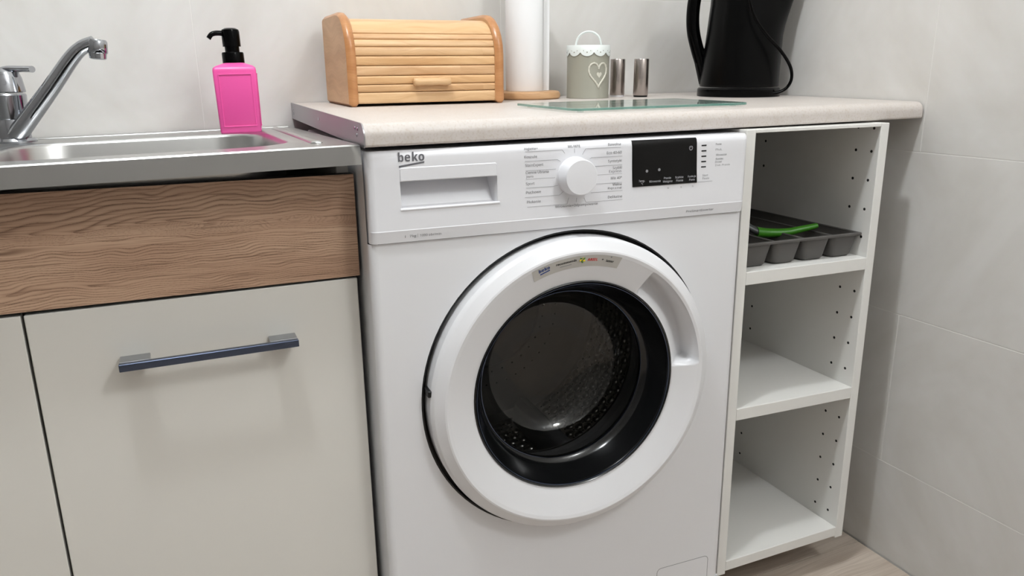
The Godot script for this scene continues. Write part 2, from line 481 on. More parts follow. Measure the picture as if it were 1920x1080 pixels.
func worktop_piece(x0f: float, x0b: float, x1: float, grow: float) -> SurfaceTool:
	# cross-section swept from the slightly skewed left end to the wall; the front runs from z 0.0245 to 0
	var st := begin()
	var U := 0.592; var r := 0.015 + grow; var T := 0.028
	var prof := [Vector2(U, -grow), Vector2(U, T + grow)]
	for i in range(8, -1, -1):
		var a := PI / 2 * i / 8.0
		prof.append(Vector2(-grow + r - r * cos(a), T + grow - r + r * sin(a)))
	prof.append_array([Vector2(-grow, 0.003 - grow), Vector2(0.0009, 0.0009 - grow), Vector2(0.003, -grow)])
	var rows := []
	for k in 2:
		var row := PackedVector3Array()
		for p in prof:
			var t: float = clampf(p.x / U, 0, 1)
			var xl := lerpf(x0f, x0b, t)
			var x := xl if k == 0 else (x1 if x1 > 0.5 else xl + x1)
			var front := 0.0245 * (1.0 - clampf(x / 0.985, -0.1, 1))
			row.append(Vector3(x, p.y, -p.x + front * (1.0 - t)))
		rows.append(row)
	# lengthwise strips, creased where the section turns hard
	var n := prof.size()
	for q in n:
		var k := (q + 1) % n
		st.set_smooth_group(2 if q >= 1 and q < 11 else 3 + q % 3)
		var d: Vector2 = prof[k] - prof[q]
		quad(st, rows[0][q], rows[0][k], rows[1][k], rows[1][q], Vector3(0, -d.x, -d.y))
	st.set_smooth_group(-1)
	var pp := PackedVector2Array(prof)
	var idx := Geometry2D.triangulate_polygon(pp)
	for i in range(0, idx.size(), 3):
		for k in 2: tri(st, rows[k][idx[i]], rows[k][idx[i + 1]], rows[k][idx[i + 2]], Vector3(-1 if k == 0 else 1, 0, 0))
	return fin(st)

func worktop():
	var t := thing("worktop", "beige laminate worktop with rounded front edge over the washing machine and shelf unit", "worktop", Vector3(-0.0098, 0.8563, 0.0055))
	t.rotation = Vector3(WT_TILT, 0, 0.0015)
	obj("slab", worktop_piece(0.0014, 0.0066, 0.9885, 0.0), MT.worktop, t)
	var strip := obj("end_strip", worktop_piece(-0.0006, 0.0046, 0.0018, 0.0007), MT.alu, t, "aluminium end strip")
	for s in [[0.565, 0.018], [0.565, 0.010], [0.30, 0.016], [0.045, 0.0205], [0.030, 0.0205], [0.036, 0.0125]]:
		var k: float = s[0] / 0.592
		var st := begin(); disc_at(st, Vector3(-0.0006 + 0.0052 * k, s[1], -s[0] + 0.0245 * (1.0 - k)), Vector3(-1, 0, 0), 0.0024, 0.0007, 14)
		obj("screw", fin(st), MT.chrome, strip)

# ------------------------------------------------------------------ sink cabinet
func sink_cabinet():
	var t := thing("sink_cabinet", "cream gloss base cabinet with wood-grain front panel under the sink", "cabinet", Vector3(-0.41, 0, -0.03))
	var x0 := -0.395; var x1 := 0.395
	for x in [x0, x1 - 0.016]: obj("side_panel", box(x, x + 0.016, 0.1, 0.828, -0.54, -0.02), MT.carcass, t)
	obj("bottom_panel", box(x0 + 0.016, x1 - 0.016, 0.1, 0.116, -0.54, -0.02), MT.carcass, t)
	obj("back_panel", box(x0 + 0.016, x1 - 0.016, 0.116, 0.80, -0.54, -0.534), MT.carcass, t)
	obj("front_rail", box(x0 + 0.016, x1 - 0.016, 0.73, 0.815, -0.045, -0.027), MT.dark_board, t)
	obj("plinth", box(x0, x1, 0.0, 0.097, -0.075, -0.06), MT.dark_board, t)
	# front panel, turned a touch out of level as in the photograph
	var st := begin()
	var c := Vector3(0.0, 0.752, -0.009); var w := 0.794; var h := 0.1365
	box_to(st, Vector3.ZERO, Vector3(w, h, 0.018), 0.0006)
	var front := obj("wood_front", fin(st), MT.dark_board, t); front.position = c; front.rotation.z = -0.004
	var q := begin(); q.set_smooth_group(-1)
	var z := 0.0093
	for v in [[0, 0], [0, 1], [1, 1], [0, 0], [1, 1], [1, 0]]:
		q.set_uv(Vector2(v[0] * 0.8, (1.0 - v[1]) * 0.14)); q.add_vertex(Vector3((v[0] - 0.5) * (w - 0.0008), (v[1] - 0.5) * (h - 0.0008), z))
	# a thin sheet with thickness
	q.generate_normals()
	obj("oak_veneer", q, MT.oak, front)
	for k in 2:
		var a := 0.0065 if k else -0.3828
		var door := obj("door", box(a, a + 0.386, 0.115, 0.6795, -0.018, 0.0, 0.0009), MT.gloss_front, t)
		if k: handle(door)
		else: handle(door, -0.3893)

func handle(door: Node3D, dx := 0.0):
	# in the cabinet's axes: bar 0.209 m long, 33 mm in front of the door
	var x0 := 0.0972 + dx; var x1 := 0.3052 + dx; var y := 0.6105
	var h := obj("handle", box(x0, x1, y - 0.0046, y + 0.0046, 0.025, 0.033, 0.0005), MT.chrome_dark_reflection, door, "chrome bar handle")
	for x in [x0, x1 - 0.034]:
		obj("handle_post", prism([Vector2(x, 0.0), Vector2(x + 0.034, 0.0), Vector2(x + 0.034, 0.025), Vector2(x, 0.025)], y - 0.0046, y + 0.0046, Vector3.ZERO, Basis(Vector3(1, 0, 0), Vector3(0, 0, 1), Vector3(0, 1, 0)), 0.0006), MT.chrome, h)

# ------------------------------------------------------------------ sink
func sink():
	var t := thing("sink", "stainless steel inset sink with a rounded bowl beside the worktop", "sink", Vector3(-0.0150, 0.8604, 0.029))
	t.rotation = Vector3(-0.0145, 0, 0.0125)
	var W := 0.80; var D := 0.610
	# loops from the flange's lower edge over the top into the bowl
	var N := 96
	var bowl := func(grow: float, y: float) -> PackedVector3Array:
		var rr := round_rect(-0.424 - grow, -0.071 + grow, 0.066 - grow, 0.430 + grow, 0.075 + grow, 23)
		var out := PackedVector3Array()
		for q in rr: out.append(Vector3(q.x, y, -q.y))
		return out
	var outer := func(inset: float, y: float) -> PackedVector3Array:
		var rr: PackedVector3Array = bowl.call(0.0, 0.0)
		var out := PackedVector3Array()
		var c := Vector2(-0.2475, 0.248)
		for q in rr:
			# push each bowl point out to the rectangle
			var d := Vector2(q.x, -q.z) - c
			var kx := ((-inset - c.x) if d.x > 0 else (c.x + W - inset)) / maxf(absf(d.x), 1e-5)
			var kz := ((D - inset - c.y) if d.y > 0 else (c.y - inset)) / maxf(absf(d.y), 1e-5)
			var p := c + d * minf(kx, kz)
			out.append(Vector3(p.x, y, -p.y))
		# snap the four nearest points to the corners
		for cr in [Vector2(-inset, inset), Vector2(-inset, D - inset), Vector2(-W + inset, inset), Vector2(-W + inset, D - inset)]:
			var best := 0; var bd := 1e9
			for i in out.size():
				var dd := Vector2(out[i].x, -out[i].z).distance_to(cr)
				if dd < bd: bd = dd; best = i
			out[best] = Vector3(cr.x, y, -cr.y)
		return out
	var rows := [outer.call(0.008, -0.0245), outer.call(0.0, -0.0245), outer.call(0.0, -0.0018), outer.call(0.0018, 0.0), bowl.call(0.006, 0.0), bowl.call(0.0025, -0.0012), bowl.call(0.0, -0.006), bowl.call(-0.006, -0.10), bowl.call(-0.012, -0.135), bowl.call(-0.03, -0.152), bowl.call(-0.06, -0.156)]
	var last := PackedVector3Array()
	for i in rows[0].size(): last.append(Vector3(-0.2475, -0.158, -0.248))
	rows.append(last)
	var st := begin()
	skin(st, rows, true, true, {1: true, 2: true, 3: true})
	obj("basin", fin(st), MT.steel, t)
	# raised bead along the back and a pressed rib between bowl and worktop
	var b := begin(); tube_to(b, [Vector3(-0.795, 0.0, -0.568), Vector3(-0.006, 0.0, -0.568)], [0.006], 16, 0.5, Vector3.UP)
	obj("back_bead", fin(b), MT.steel, t)
	var r1 := begin(); tube_to(r1, smooth_path([Vector3(-0.040, 0.0, -0.07), Vector3(-0.040, 0.0, -0.09), Vector3(-0.036, 0.0, -0.30), Vector3(-0.034, 0.0, -0.50), Vector3(-0.034, 0.0, -0.52)]), [0.0075], 16, 0.45, Vector3.UP)
	obj("pressed_rib", fin(r1), MT.steel, t)
	var pl := begin(); lathe_to(pl, PackedVector2Array([Vector2(0.036, 0), Vector2(0.034, 0.003), Vector2(0.02, 0.002), Vector2(0, 0.004)]), Vector3(-0.2475, -0.157, -0.248))
	obj("drain", fin(pl), MT.chrome, t)

func faucet():
	var o := Vector3(-0.449, 0.8478, -0.47)
	var t := thing("faucet", "chrome single-lever mixer tap with a long slanting spout at the sink", "faucet", o)
	obj("base_ring", lathe([Vector2(0.031, 0.0), Vector2(0.031, 0.003), Vector2(0.028, 0.007), Vector2(0.0, 0.007)]), MT.chrome, t)
	obj("body", lathe([Vector2(0.024, 0.006), Vector2(0.024, 0.034), Vector2(0.0235, 0.0352), Vector2(0.0235, 0.036), Vector2(0.0245, 0.037), Vector2(0.027, 0.072), Vector2(0.0255, 0.0745)]), MT.chrome, t)
	var lv := obj("lever", lathe([Vector2(0.0255, 0.0757), Vector2(0.027, 0.0772), Vector2(0.0245, 0.098), Vector2(0.0215, 0.107), Vector2(0.013, 0.112), Vector2(0, 0.1135)]), MT.chrome, t)
	# the lever's flat tongue, rising forward and to the right
	var top := begin()
	tube_to(top, smooth_path([Vector3(-0.022, 0.088, -0.004), Vector3(-0.012, 0.1035, -0.002), Vector3(0.006, 0.111, 0.0), Vector3(0.026, 0.111, 0.004), Vector3(0.041, 0.1105, 0.007)]), [0.014], 18, 0.36, Vector3.UP)
	obj("tongue", fin(top), MT.chrome, lv)
	var cap := begin(); disc_at(cap, Vector3(0.0035, 0.091, 0.0245), Vector3(0.1, 0.15, 1), 0.0035, 0.0012, 14)
	obj("screw_cap", fin(cap), MT.chrome, lv)
	var pts := smooth_path([Vector3(0.006, 0.012, 0.012), Vector3(0.022, 0.030, 0.024), Vector3(0.066, 0.082, 0.040), Vector3(0.100, 0.124, 0.052), Vector3(0.118, 0.1405, 0.058), Vector3(0.136, 0.1475, 0.062)])
	var rad := []
	for i in pts.size(): rad.append(lerpf(0.0165, 0.0115, clampf(i / (pts.size() * 0.75), 0, 1)))
	obj("spout", tube(pts, rad, 24, 0.92, Vector3(-0.7, 0.7, 0)), MT.chrome, t)
	var hd := obj("spout_head", lathe([Vector2(0.0, -0.0145), Vector2(0.0132, -0.0145), Vector2(0.0142, -0.0130), Vector2(0.0142, 0.0025), Vector2(0.0125, 0.0055), Vector2(0.0, 0.0068)], Vector3(0.1395, 0.1465, 0.0625), Basis(Vector3(0, 0, 1), -0.08)), MT.chrome, t)
	obj("aerator", lathe([Vector2(0.0, -0.0235), Vector2(0.0095, -0.0235), Vector2(0.0118, -0.0220), Vector2(0.0124, -0.0145)], Vector3(0.1395, 0.1465, 0.0625), Basis(Vector3(0, 0, 1), -0.08)), MT.chrome, hd)

func soap():
	var t := thing("soap_dispenser", "pink square soap bottle with a black pump on the sink's back rim", "soap dispenser", Vector3(-0.1105, 0.8524, -0.452))
	t.rotation = Vector3(-0.012, -0.10, 0.012); t.scale = Vector3(0.955, 1.0, 0.955)
	var st := begin()
	var rows := []
	var ring := func(hx: float, hz: float, r: float, y: float) -> PackedVector3Array:
		var out := PackedVector3Array()
		for q in round_rect(-hx, hx, -hz, hz, r, 5): out.append(Vector3(q.x, y, -q.y))
		return out
	for v in [[0.0, 0.0, 0.0], [0.0335, 0.0335, 0.0], [0.0345, 0.0345, 0.0015], [0.0358, 0.0358, 0.100], [0.0350, 0.0350, 0.1045], [0.031, 0.031, 0.108], [0.017, 0.017, 0.1135], [0.012, 0.012, 0.114]]:
		rows.append(ring.call(v[0], v[1], maxf(0.0001, minf(0.004, v[0])), v[2]) if v[2] < 0.112 else ring.call(v[0], v[1], v[0] * 0.95, v[2]))
	skin(st, rows, true, true, {1: true, 6: true})
	var bt := obj("bottle", fin(st), MT.pink, t)
	# raised frame round the label field, front and right side
	var fr := begin()
	for k in 2:
		var b := Basis(Vector3.UP, PI / 2 * k)
		var e := 0.0006
		for bar in [[-0.0268, -0.0268, 0.0, 1], [0.0268, 0.0268, 0.0, 1]]:
			fr.set_smooth_group(-1)
			box_to(fr, b * Vector3(bar[0], 0.0525, 0.0349 + e), Vector3(0.0022, 0.086, 0.0016), 0.0005, b * Basis(Vector3.RIGHT, 0.013))
		for y in [0.0105, 0.0945]:
			box_to(fr, b * Vector3(0, y, 0.0346 + 0.0013 * y / 0.1 + e), Vector3(0.0535, 0.0022, 0.0016), 0.0005, b)
	obj("raised_frame", fin(fr), MT.pink, bt)
	obj("collar", lathe([Vector2(0.0185, 0.113), Vector2(0.0185, 0.1285), Vector2(0.0175, 0.1305), Vector2(0.0, 0.131)]), MT.black_plastic, t)
	obj("pump_stem", lathe([Vector2(0.0122, 0.130), Vector2(0.0122, 0.142)]), MT.black_plastic, t)
	var hd := obj("pump_head", lathe([Vector2(0.0, 0.1395), Vector2(0.0152, 0.1395), Vector2(0.0152, 0.163), Vector2(0.0142, 0.1665), Vector2(0.0095, 0.169), Vector2(0, 0.1695)]), MT.black_plastic, t)
	obj("nozzle", tube(smooth_path([Vector3(-0.008, 0.1605, 0.0), Vector3(-0.022, 0.1612, 0.004), Vector3(-0.031, 0.159, 0.006), Vector3(-0.0365, 0.1525, 0.007)]), [0.0048, 0.0046, 0.0045, 0.0044, 0.0044, 0.0043, 0.0043, 0.0042, 0.0042, 0.0042, 0.0042, 0.0042, 0.0042, 0.0041, 0.0041, 0.0041, 0.0041, 0.0041, 0.0041, 0.004, 0.004, 0.004, 0.004, 0.004, 0.004, 0.004, 0.004, 0.004, 0.004, 0.004, 0.004]), MT.black_plastic, hd)

# ------------------------------------------------------------------ washing machine
const LZ := Basis(Vector3(1, 0, 0), Vector3(0, 0, 1), Vector3(0, -1, 0))   # lathe axis towards the viewer
const WX := 0.297

func panel_z(y: float) -> float:
	var k := [[0.7265, 0.0035], [0.7425, 0.0062], [0.7435, 0.0058], [0.80, 0.0052], [0.825, 0.0060], [0.838, 0.0063], [0.8445, 0.0052], [0.8480, 0.0010]]
	for i in k.size() - 1:
		if y <= k[i + 1][0]: return lerpf(k[i][1], k[i + 1][1], clampf((y - k[i][0]) / (k[i + 1][0] - k[i][0]), 0, 1))
	return k[-1][1]

func on_panel(x: float, y: float, lift := 0.0001) -> Vector3:
	return Vector3(x - WX, y, panel_z(y) + lift)

func washing_machine():
	var t := thing("washing_machine", "white front-loading washing machine with a round dark porthole", "washing machine", Vector3(0.2800, 0.0340, 0.0290))
	t.rotation.y = -0.0346; t.scale = Vector3.ONE * 0.9626      # a machine 0.58 m wide
	var hw := 0.301; var r := 0.011; var y0 := 0.05; var y1 := 0.7255; var yc := 0.480; var R := 0.2395
	# body: front sheet with the round door opening, rounded corners, sides, back and top
	var st := begin()
	var N := 120
	var circ := PackedVector3Array(); var back := PackedVector3Array(); var inner := PackedVector3Array(); var edge := PackedVector3Array()
	for j in N:
		var a := TAU * j / N
		var d := Vector2(cos(a), sin(a))
		circ.append(Vector3(d.x * R, yc + d.y * R, 0)); back.append(Vector3(d.x * (R - 0.001), yc + d.y * (R - 0.001), -0.0015))
		var kx := (hw - r) / maxf(absf(d.x), 1e-5); var ky := ((y1 - yc) if d.y > 0 else (yc - y0)) / maxf(absf(d.y), 1e-5)
		edge.append(Vector3(d.x * minf(kx, ky), yc + d.y * minf(kx, ky), 0))
	for cr in [Vector2(hw - r, y1), Vector2(-hw + r, y1), Vector2(hw - r, y0), Vector2(-hw + r, y0)]:
		var best := 0; var bd := 1e9
		for i in N:
			var dd := Vector2(edge[i].x, edge[i].y).distance_to(cr)
			if dd < bd: bd = dd; best = i
		edge[best] = Vector3(cr.x, cr.y, 0)
	st.set_smooth_group(-1)
	for j in N:
		var k := (j + 1) % N
		quad(st, circ[j], circ[k], edge[k], edge[j], Vector3(0, 0, 1))
	var prof := []
	for i in 9:
		var a := PI / 2 * i / 8.0
		prof.append(Vector2(-hw + r - r * sin(a), -r + r * cos(a)))
	for s in [1.0, -1.0]:
		for i in 8:
			st.set_smooth_group(1)
			var p: Vector2 = prof[i]; var q: Vector2 = prof[i + 1]
			quad(st, Vector3(s * p.x, y0, p.y), Vector3(s * q.x, y0, q.y), Vector3(s * q.x, y1, q.y), Vector3(s * p.x, y1, p.y), Vector3(s * (p.x + q.x + 2 * (hw - r)), 0, (p.y + q.y + 2 * r)))
		st.set_smooth_group(-1)
		quad(st, Vector3(-s * hw, y0, -r), Vector3(-s * hw - 0.019, y0, -0.54), Vector3(-s * hw - 0.019, 0.845, -0.54), Vector3(-s * hw, 0.845, -r), Vector3(-s, 0, 0))
	quad(st, Vector3(-hw - 0.019, y0, -0.54), Vector3(hw - 0.019, y0, -0.54), Vector3(hw - 0.019, 0.845, -0.54), Vector3(-hw - 0.019, 0.845, -0.54), Vector3(0, 0, -1))
	quad(st, Vector3(-hw - 0.019, y0, -0.54), Vector3(hw - 0.019, y0, -0.54), Vector3(hw, y0, 0), Vector3(-hw, y0, 0), Vector3(0, -1, 0))
	obj("body", fin(st), MT.enamel, t)
	obj("top_cover", box(-hw, hw - 0.02, 0.83, 0.846, -0.54, -0.02, 0.002), MT.enamel, t)
	for x in [-0.26, 0.25]:
		for z in [-0.05, -0.49]:
			obj("foot", lathe([Vector2(0.022, -0.0354), Vector2(0.022, -0.023), Vector2(0.010, -0.021), Vector2(0.010, 0.052)], Vector3(x, 0, z), Basis.IDENTITY, 20), MT.black_rubber, t)
	# control panel
	st = begin()
	var xs := []
	for i in 7: xs.append(-0.2995 + 0.010 * (1.0 - cos(PI / 2 * i / 6.0)))
	for x in [-0.2565, -0.1205, 0.0, 0.15]: xs.append(x)
	for i in 7: xs.append(0.2995 - 0.010 * (1.0 - sin(PI / 2 * i / 6.0)))
	var ys := [0.7265, 0.7425, 0.7435, 0.7695, 0.79, 0.8085, 0.825, 0.838, 0.8445, 0.8480]
	var pz := func(x: float, y: float) -> Vector3:
		var d := maxf(0.0, absf(x) - 0.2895)
		return Vector3(x, y, panel_z(y) - (0.010 - sqrt(maxf(0.0, 0.0001 - d * d))))
	for i in ys.size() - 1:
		st.set_smooth_group(0 if i < 1 else (3 if i < 2 else 1))
		for j in xs.size() - 1:
			if i >= 3 and i < 5 and is_equal_approx(xs[j], -0.2565): continue
			quad(st, pz.call(xs[j], ys[i]), pz.call(xs[j + 1], ys[i]), pz.call(xs[j + 1], ys[i + 1]), pz.call(xs[j], ys[i + 1]), Vector3((xs[j] + xs[j + 1]) * 0.3, 0, 1))
	st.set_smooth_group(-1)
	for j in xs.size() - 1:
		var a: Vector3 = pz.call(xs[j], 0.7265); var b: Vector3 = pz.call(xs[j + 1], 0.7265)
		quad(st, a, b, Vector3(b.x, 0.7265, -0.02), Vector3(a.x, 0.7265, -0.02), Vector3(0, -1, 0))
		a = pz.call(xs[j], 0.848); b = pz.call(xs[j + 1], 0.848)
		quad(st, a, b, Vector3(b.x, 0.848, -0.06), Vector3(a.x, 0.848, -0.06), Vector3(0, 1, 0))
	for s in [-1.0, 1.0]:
		for i in ys.size() - 1:
			var a: Vector3 = pz.call(s * 0.2995, ys[i]); var b: Vector3 = pz.call(s * 0.2995, ys[i + 1])
			quad(st, a, b, Vector3(b.x, b.y, -0.06), Vector3(a.x, a.y, -0.06), Vector3(s, 0, 0))
	obj("control_panel", fin(st), MT.plastic_white, t)
	var g := begin()
	stroke_to(g, Vector3(-0.2895, 0.7258, 0.0002), Vector3(0.2895, 0.7258, 0.0002), 0.0009)
	obj("panel_gap", fin(g), MT.print_grey, t)
	# detergent drawer: a flush lip over a slanting finger pocket
	st = begin(); st.set_smooth_group(-1)
	var a0 := -0.2565; var a1 := -0.1205; var yt := 0.8085; var yb := 0.7735; var zd := -0.030
	quad(st, Vector3(a0, yt, 0.0045), Vector3(a1, yt, 0.0045), Vector3(a1 - 0.004, yt, zd), Vector3(a0 + 0.004, yt, zd), Vector3(0, -1, 0))
	quad(st, Vector3(a0 + 0.004, yt, zd), Vector3(a1 - 0.004, yt, zd), Vector3(a1 - 0.004, yb, -0.006), Vector3(a0 + 0.004, yb, -0.006), Vector3(0, 0.4, 1))
	quad(st, Vector3(a0 + 0.004, yb, -0.006), Vector3(a1 - 0.004, yb, -0.006), Vector3(a1, 0.7695, 0.0052), Vector3(a0, 0.7695, 0.0052), Vector3(0, 1, 0.3))
	for s in [[a0, 0.004], [a1, -0.004]]:
		tri(st, Vector3(s[0], yt, 0.0045), Vector3(s[0] + s[1], yt, zd), Vector3(s[0] + s[1], yb, -0.006), Vector3(s[1], 0, 0))
		quad(st, Vector3(s[0], yt, 0.0045), Vector3(s[0] + s[1], yb, -0.006), Vector3(s[0], 0.7695, 0.0052), Vector3(s[0], 0.79, 0.0047), Vector3(s[1], 0, 0))
	var dr := obj("detergent_drawer", fin(st), MT.plastic_white, t)
	obj("drawer_lip", prism([Vector2(a0, 0.8075), Vector2(a1, 0.8075), Vector2(a1, 0.824), Vector2(a1 - 0.002, 0.826), Vector2(a0 + 0.002, 0.826), Vector2(a0, 0.824)], 0.0, 0.0070, Vector3.ZERO, Basis.IDENTITY, 0.0012), MT.plastic_white, dr)
	var bl := begin(); tube_to(bl, [Vector3(a0 - 0.001, 0.7703, 0.0045), Vector3(a1 + 0.003, 0.7703, 0.0045)], [0.0022], 12)
	obj("drawer_sill", fin(bl), MT.plastic_white, dr)
	# programme dial
	obj("dial", lathe([Vector2(0.0275, 0.0), Vector2(0.0275, 0.0035), Vector2(0.0262, 0.005), Vector2(0.0255, 0.0235), Vector2(0.0240, 0.0258), Vector2(0.0, 0.0268)], Vector3(0.2945 - WX, 0.8005, 0.0035), LZ, 56), MT.plastic_white, t)
	# display window
	var dw := begin()
	var dys := [0.7782, 0.79, 0.80, 0.8125, 0.825, 0.838, 0.8444, 0.8462]
	var loops := [PackedVector3Array(), PackedVector3Array(), PackedVector3Array()]
	for s in [0, 1]:
		for i in dys.size():
			var y: float = dys[i] if s == 0 else dys[dys.size() - 1 - i]
			var k := (y - 0.7785) / 0.0675
			var x := (lerpf(0.3900, 0.3868, k) if s == 0 else lerpf(0.5032, 0.4985, k)) - WX
			var m := Vector3(0.0005 * (1 - 2 * s), 0, 0.0013)
			loops[0].append(Vector3(x, y, panel_z(y) - 0.002)); loops[1].append(Vector3(x, y, panel_z(y) + 0.0008)); loops[2].append(Vector3(x, y, panel_z(y)) + m)
	skin(dw, [loops[0], loops[1], loops[2]], true, false, {1: true})
	dw.set_smooth_group(9)
	for i in dys.size() - 1:
		var n := dys.size() * 2 - 1
		quad(dw, loops[2][i], loops[2][i + 1], loops[2][n - i - 1], loops[2][n - i], Vector3(0, 0, 1))
	obj("display", fin(dw), MT.black_gloss, t)
	printing(t)
	door(t, yc, R)
	# service flap low on the right
	var fl := obj("filter_flap", prism(Array(round_rect(0.466 - WX, 0.572 - WX, 0.03, 0.0985, 0.008)), -0.001, 0.0003, Vector3.ZERO, Basis.IDENTITY, 0.0002), MT.enamel, t)
	var sl := begin(); var rp := round_rect(0.4655 - WX, 0.5725 - WX, 0.0295, 0.0990, 0.0085)
	for i in rp.size():
		var p := rp[i]; var q := rp[(i + 1) % rp.size()]
		stroke_to(sl, Vector3(p.x, p.y, 0.0001), Vector3(q.x, q.y, 0.0001), 0.0008)
	obj("flap_gap", fin(sl), MT.print_grey, fl)

func text_group(called: String, items: Array, m: Material, parent: Node, cap := 0.0, lift := 0.0002, lean := 0.028):
	var st := begin()
	for i in items: text_to(st, i[0], on_panel(i[1], i[2], lift), i[3], Basis(Vector3.RIGHT, lean), false, cap)
	obj(called, st, m, parent)

func printing(t: Node3D):
	var st := begin()
	text_to(st, "beko", on_panel(0.0393, 0.8335, 0.0004), 0.0352, Basis(Vector3.RIGHT, 0.02), true)
	var lo := obj("brand_lettering", st, MT.logo_grey, t)
	var u := begin(); u.set_smooth_group(-1)
	var p := [on_panel(0.0398, 0.8258, 0.0003), on_panel(0.0740, 0.8305, 0.0003), on_panel(0.0745, 0.8328, 0.0003), on_panel(0.0402, 0.8284, 0.0003)]
	quad(u, p[0], p[1], p[2], p[3], Vector3(0, 0, 1))
	obj("brand_slash", fin(u), MT.logo_grey, lo)
	text_group("programme_names", [["Higiena+", 0.2169, 0.8400, 0.0202], ["Koszule", 0.2168, 0.8289, 0.0190], ["StainExpert", 0.2185, 0.8172, 0.0270], ["Ciemne Ubrania", 0.2190, 0.8071, 0.0350], ["Jeans", 0.2196, 0.8012, 0.0111], ["Sport", 0.2192, 0.7915, 0.0130], ["Puchowe", 0.2194, 0.7795, 0.0226], ["Płukanie", 0.2204, 0.7660, 0.0210],
		["Bawełna", 0.3476, 0.8404, 0.0207], ["Eco 40-60", 0.3458, 0.8285, 0.0242], ["Syntetyki", 0.3481, 0.8165, 0.0223], ["Szybki", 0.3565, 0.8064, 0.0149], ["Express", 0.3505, 0.8012, 0.0204], ["Mix 40°", 0.3537, 0.7915, 0.0180], ["Wełna", 0.3567, 0.7822, 0.0148], ["Ręczne", 0.3490, 0.7766, 0.0225], ["Delikatne", 0.3493, 0.7642, 0.0236], ["WŁ/WYŁ", 0.2832, 0.8403, 0.0202], ["Wirowanie+Odpompowanie", 0.2640, 0.7562, 0.0684]], MT.print_grey, t, 0.0040)
	text_group("display_lettering", [["Temp.", 0.3993, 0.7849, 0.0105], ["°C", 0.4036, 0.7806, 0.0036], ["Wirowanie", 0.4172, 0.7832, 0.0199], ["Pranie", 0.4427, 0.7868, 0.0124], ["Wstępne", 0.4408, 0.7817, 0.0169], ["Szybkie", 0.4626, 0.7868, 0.0145], ["Pranie", 0.4646, 0.7818, 0.0121], ["Funkcja", 0.4853, 0.7868, 0.0140], ["Para", 0.4877, 0.7818, 0.0096]], MT.print_white, t, 0.0033, 0.0024)
	text_group("lamp_names", [["Pranie", 0.5337, 0.8331, 0.0107], ["Płuk.", 0.5342, 0.8250, 0.0121], ["Wirowanie", 0.5355, 0.8168, 0.0199], ["Koniec", 0.5359, 0.8107, 0.0142], ["Drzwi", 0.5351, 0.8060, 0.0119], ["Dod. Pranie", 0.5359, 0.8010, 0.0270], ["Start", 0.5131, 0.7866, 0.0102], ["Pauza", 0.5134, 0.7821, 0.0118]], MT.print_light, t, 0.0032)
	text_group("model_lettering", [["ProSmartInverter", 0.4871, 0.7325, 0.0503], ["7kg", 0.0500, 0.7325, 0.0092], ["1000 obr/min", 0.0644, 0.7325, 0.0296], ["i", 0.0437, 0.7325, 0.0008]], MT.print_grey, t, 0.0035, 0.0003, 0.17)
	var ln := begin()
	for l in [[0.2178, 0.8381, 0.2746, 0.8381, 0.2788, 0.8330], [0.2177, 0.8249, 0.2671, 0.8249, 0.2718, 0.8224], [0.2185, 0.8118, 0.2652, 0.8118], [0.2193, 0.7999, 0.2643, 0.7999], [0.2195, 0.7877, 0.2624, 0.7877, 0.2685, 0.7887], [0.2172, 0.7745, 0.2710, 0.7745, 0.2768, 0.7791], [0.2208, 0.7608, 0.2827, 0.7608, 0.2856, 0.7698], [0.3684, 0.8379, 0.3112, 0.8379, 0.3064, 0.8300], [0.3712, 0.8249, 0.3211, 0.8249, 0.3182, 0.8233], [0.3716, 0.8122, 0.3273, 0.8122], [0.3719, 0.7994, 0.3285, 0.7994], [0.3723, 0.7865, 0.3297, 0.7865], [0.3733, 0.7745, 0.3210, 0.7745], [0.3736, 0.7611, 0.3132, 0.7611, 0.3101, 0.7680], [0.2937, 0.8392, 0.2938, 0.8331], [0.2983, 0.7689, 0.2974, 0.7628], [0.5046, 0.7788, 0.5318, 0.7788], [0.0612, 0.7315, 0.0612, 0.7370]]:
		for i in range(0, l.size() - 2, 2):
			stroke_to(ln, on_panel(l[i], l[i + 1], 0.0002), on_panel(l[i + 2], l[i + 3], 0.0002), 0.00048)
	obj("printed_lines", fin(ln), MT.print_light, t).set_meta("kind", "stuff")
	for i in 5:
		var y: float = [0.8338, 0.8256, 0.8174, 0.8093, 0.8012][i]
		var ld := begin(); box_to(ld, on_panel(0.5126 + 0.0004 * i, y, 0.0002), Vector3(0.0088, 0.0019, 0.0006), 0.0002, Basis(Vector3.RIGHT, 0.02))
		obj("indicator_bar", fin(ld), MT.hole, t)
	# small symbols: power ring, lock, drop, and "3s" clocks below
	var sy := begin()
	for i in 20:
		var a := deg_to_rad(120 + 300 * i / 20.0); var b := deg_to_rad(120 + 300 * (i + 1) / 20.0)
		stroke_to(sy, Vector3(0.4882 - WX + 0.0028 * cos(a), 0.8312 + 0.0032 * sin(a), panel_z(0.8312) + 0.0017), Vector3(0.4882 - WX + 0.0028 * cos(b), 0.8312 + 0.0032 * sin(b), panel_z(0.8312) + 0.0017), 0.0006)
	stroke_to(sy, Vector3(0.4882 - WX, 0.8345, panel_z(0.8345) + 0.0017), Vector3(0.4882 - WX, 0.8312, panel_z(0.8312) + 0.0017), 0.0006)
	obj("power_symbol", fin(sy), MT.print_white, t)
	for s in [[0.4134, 0.8005], [0.4346, 0.8015]]:
		var ic := begin(); disc_at(ic, on_panel(s[0], s[1], 0.0014), Vector3(0, 0, 1), 0.0022, 0.0002, 16)
		obj("display_symbol", fin(ic), MT.print_grey, t)
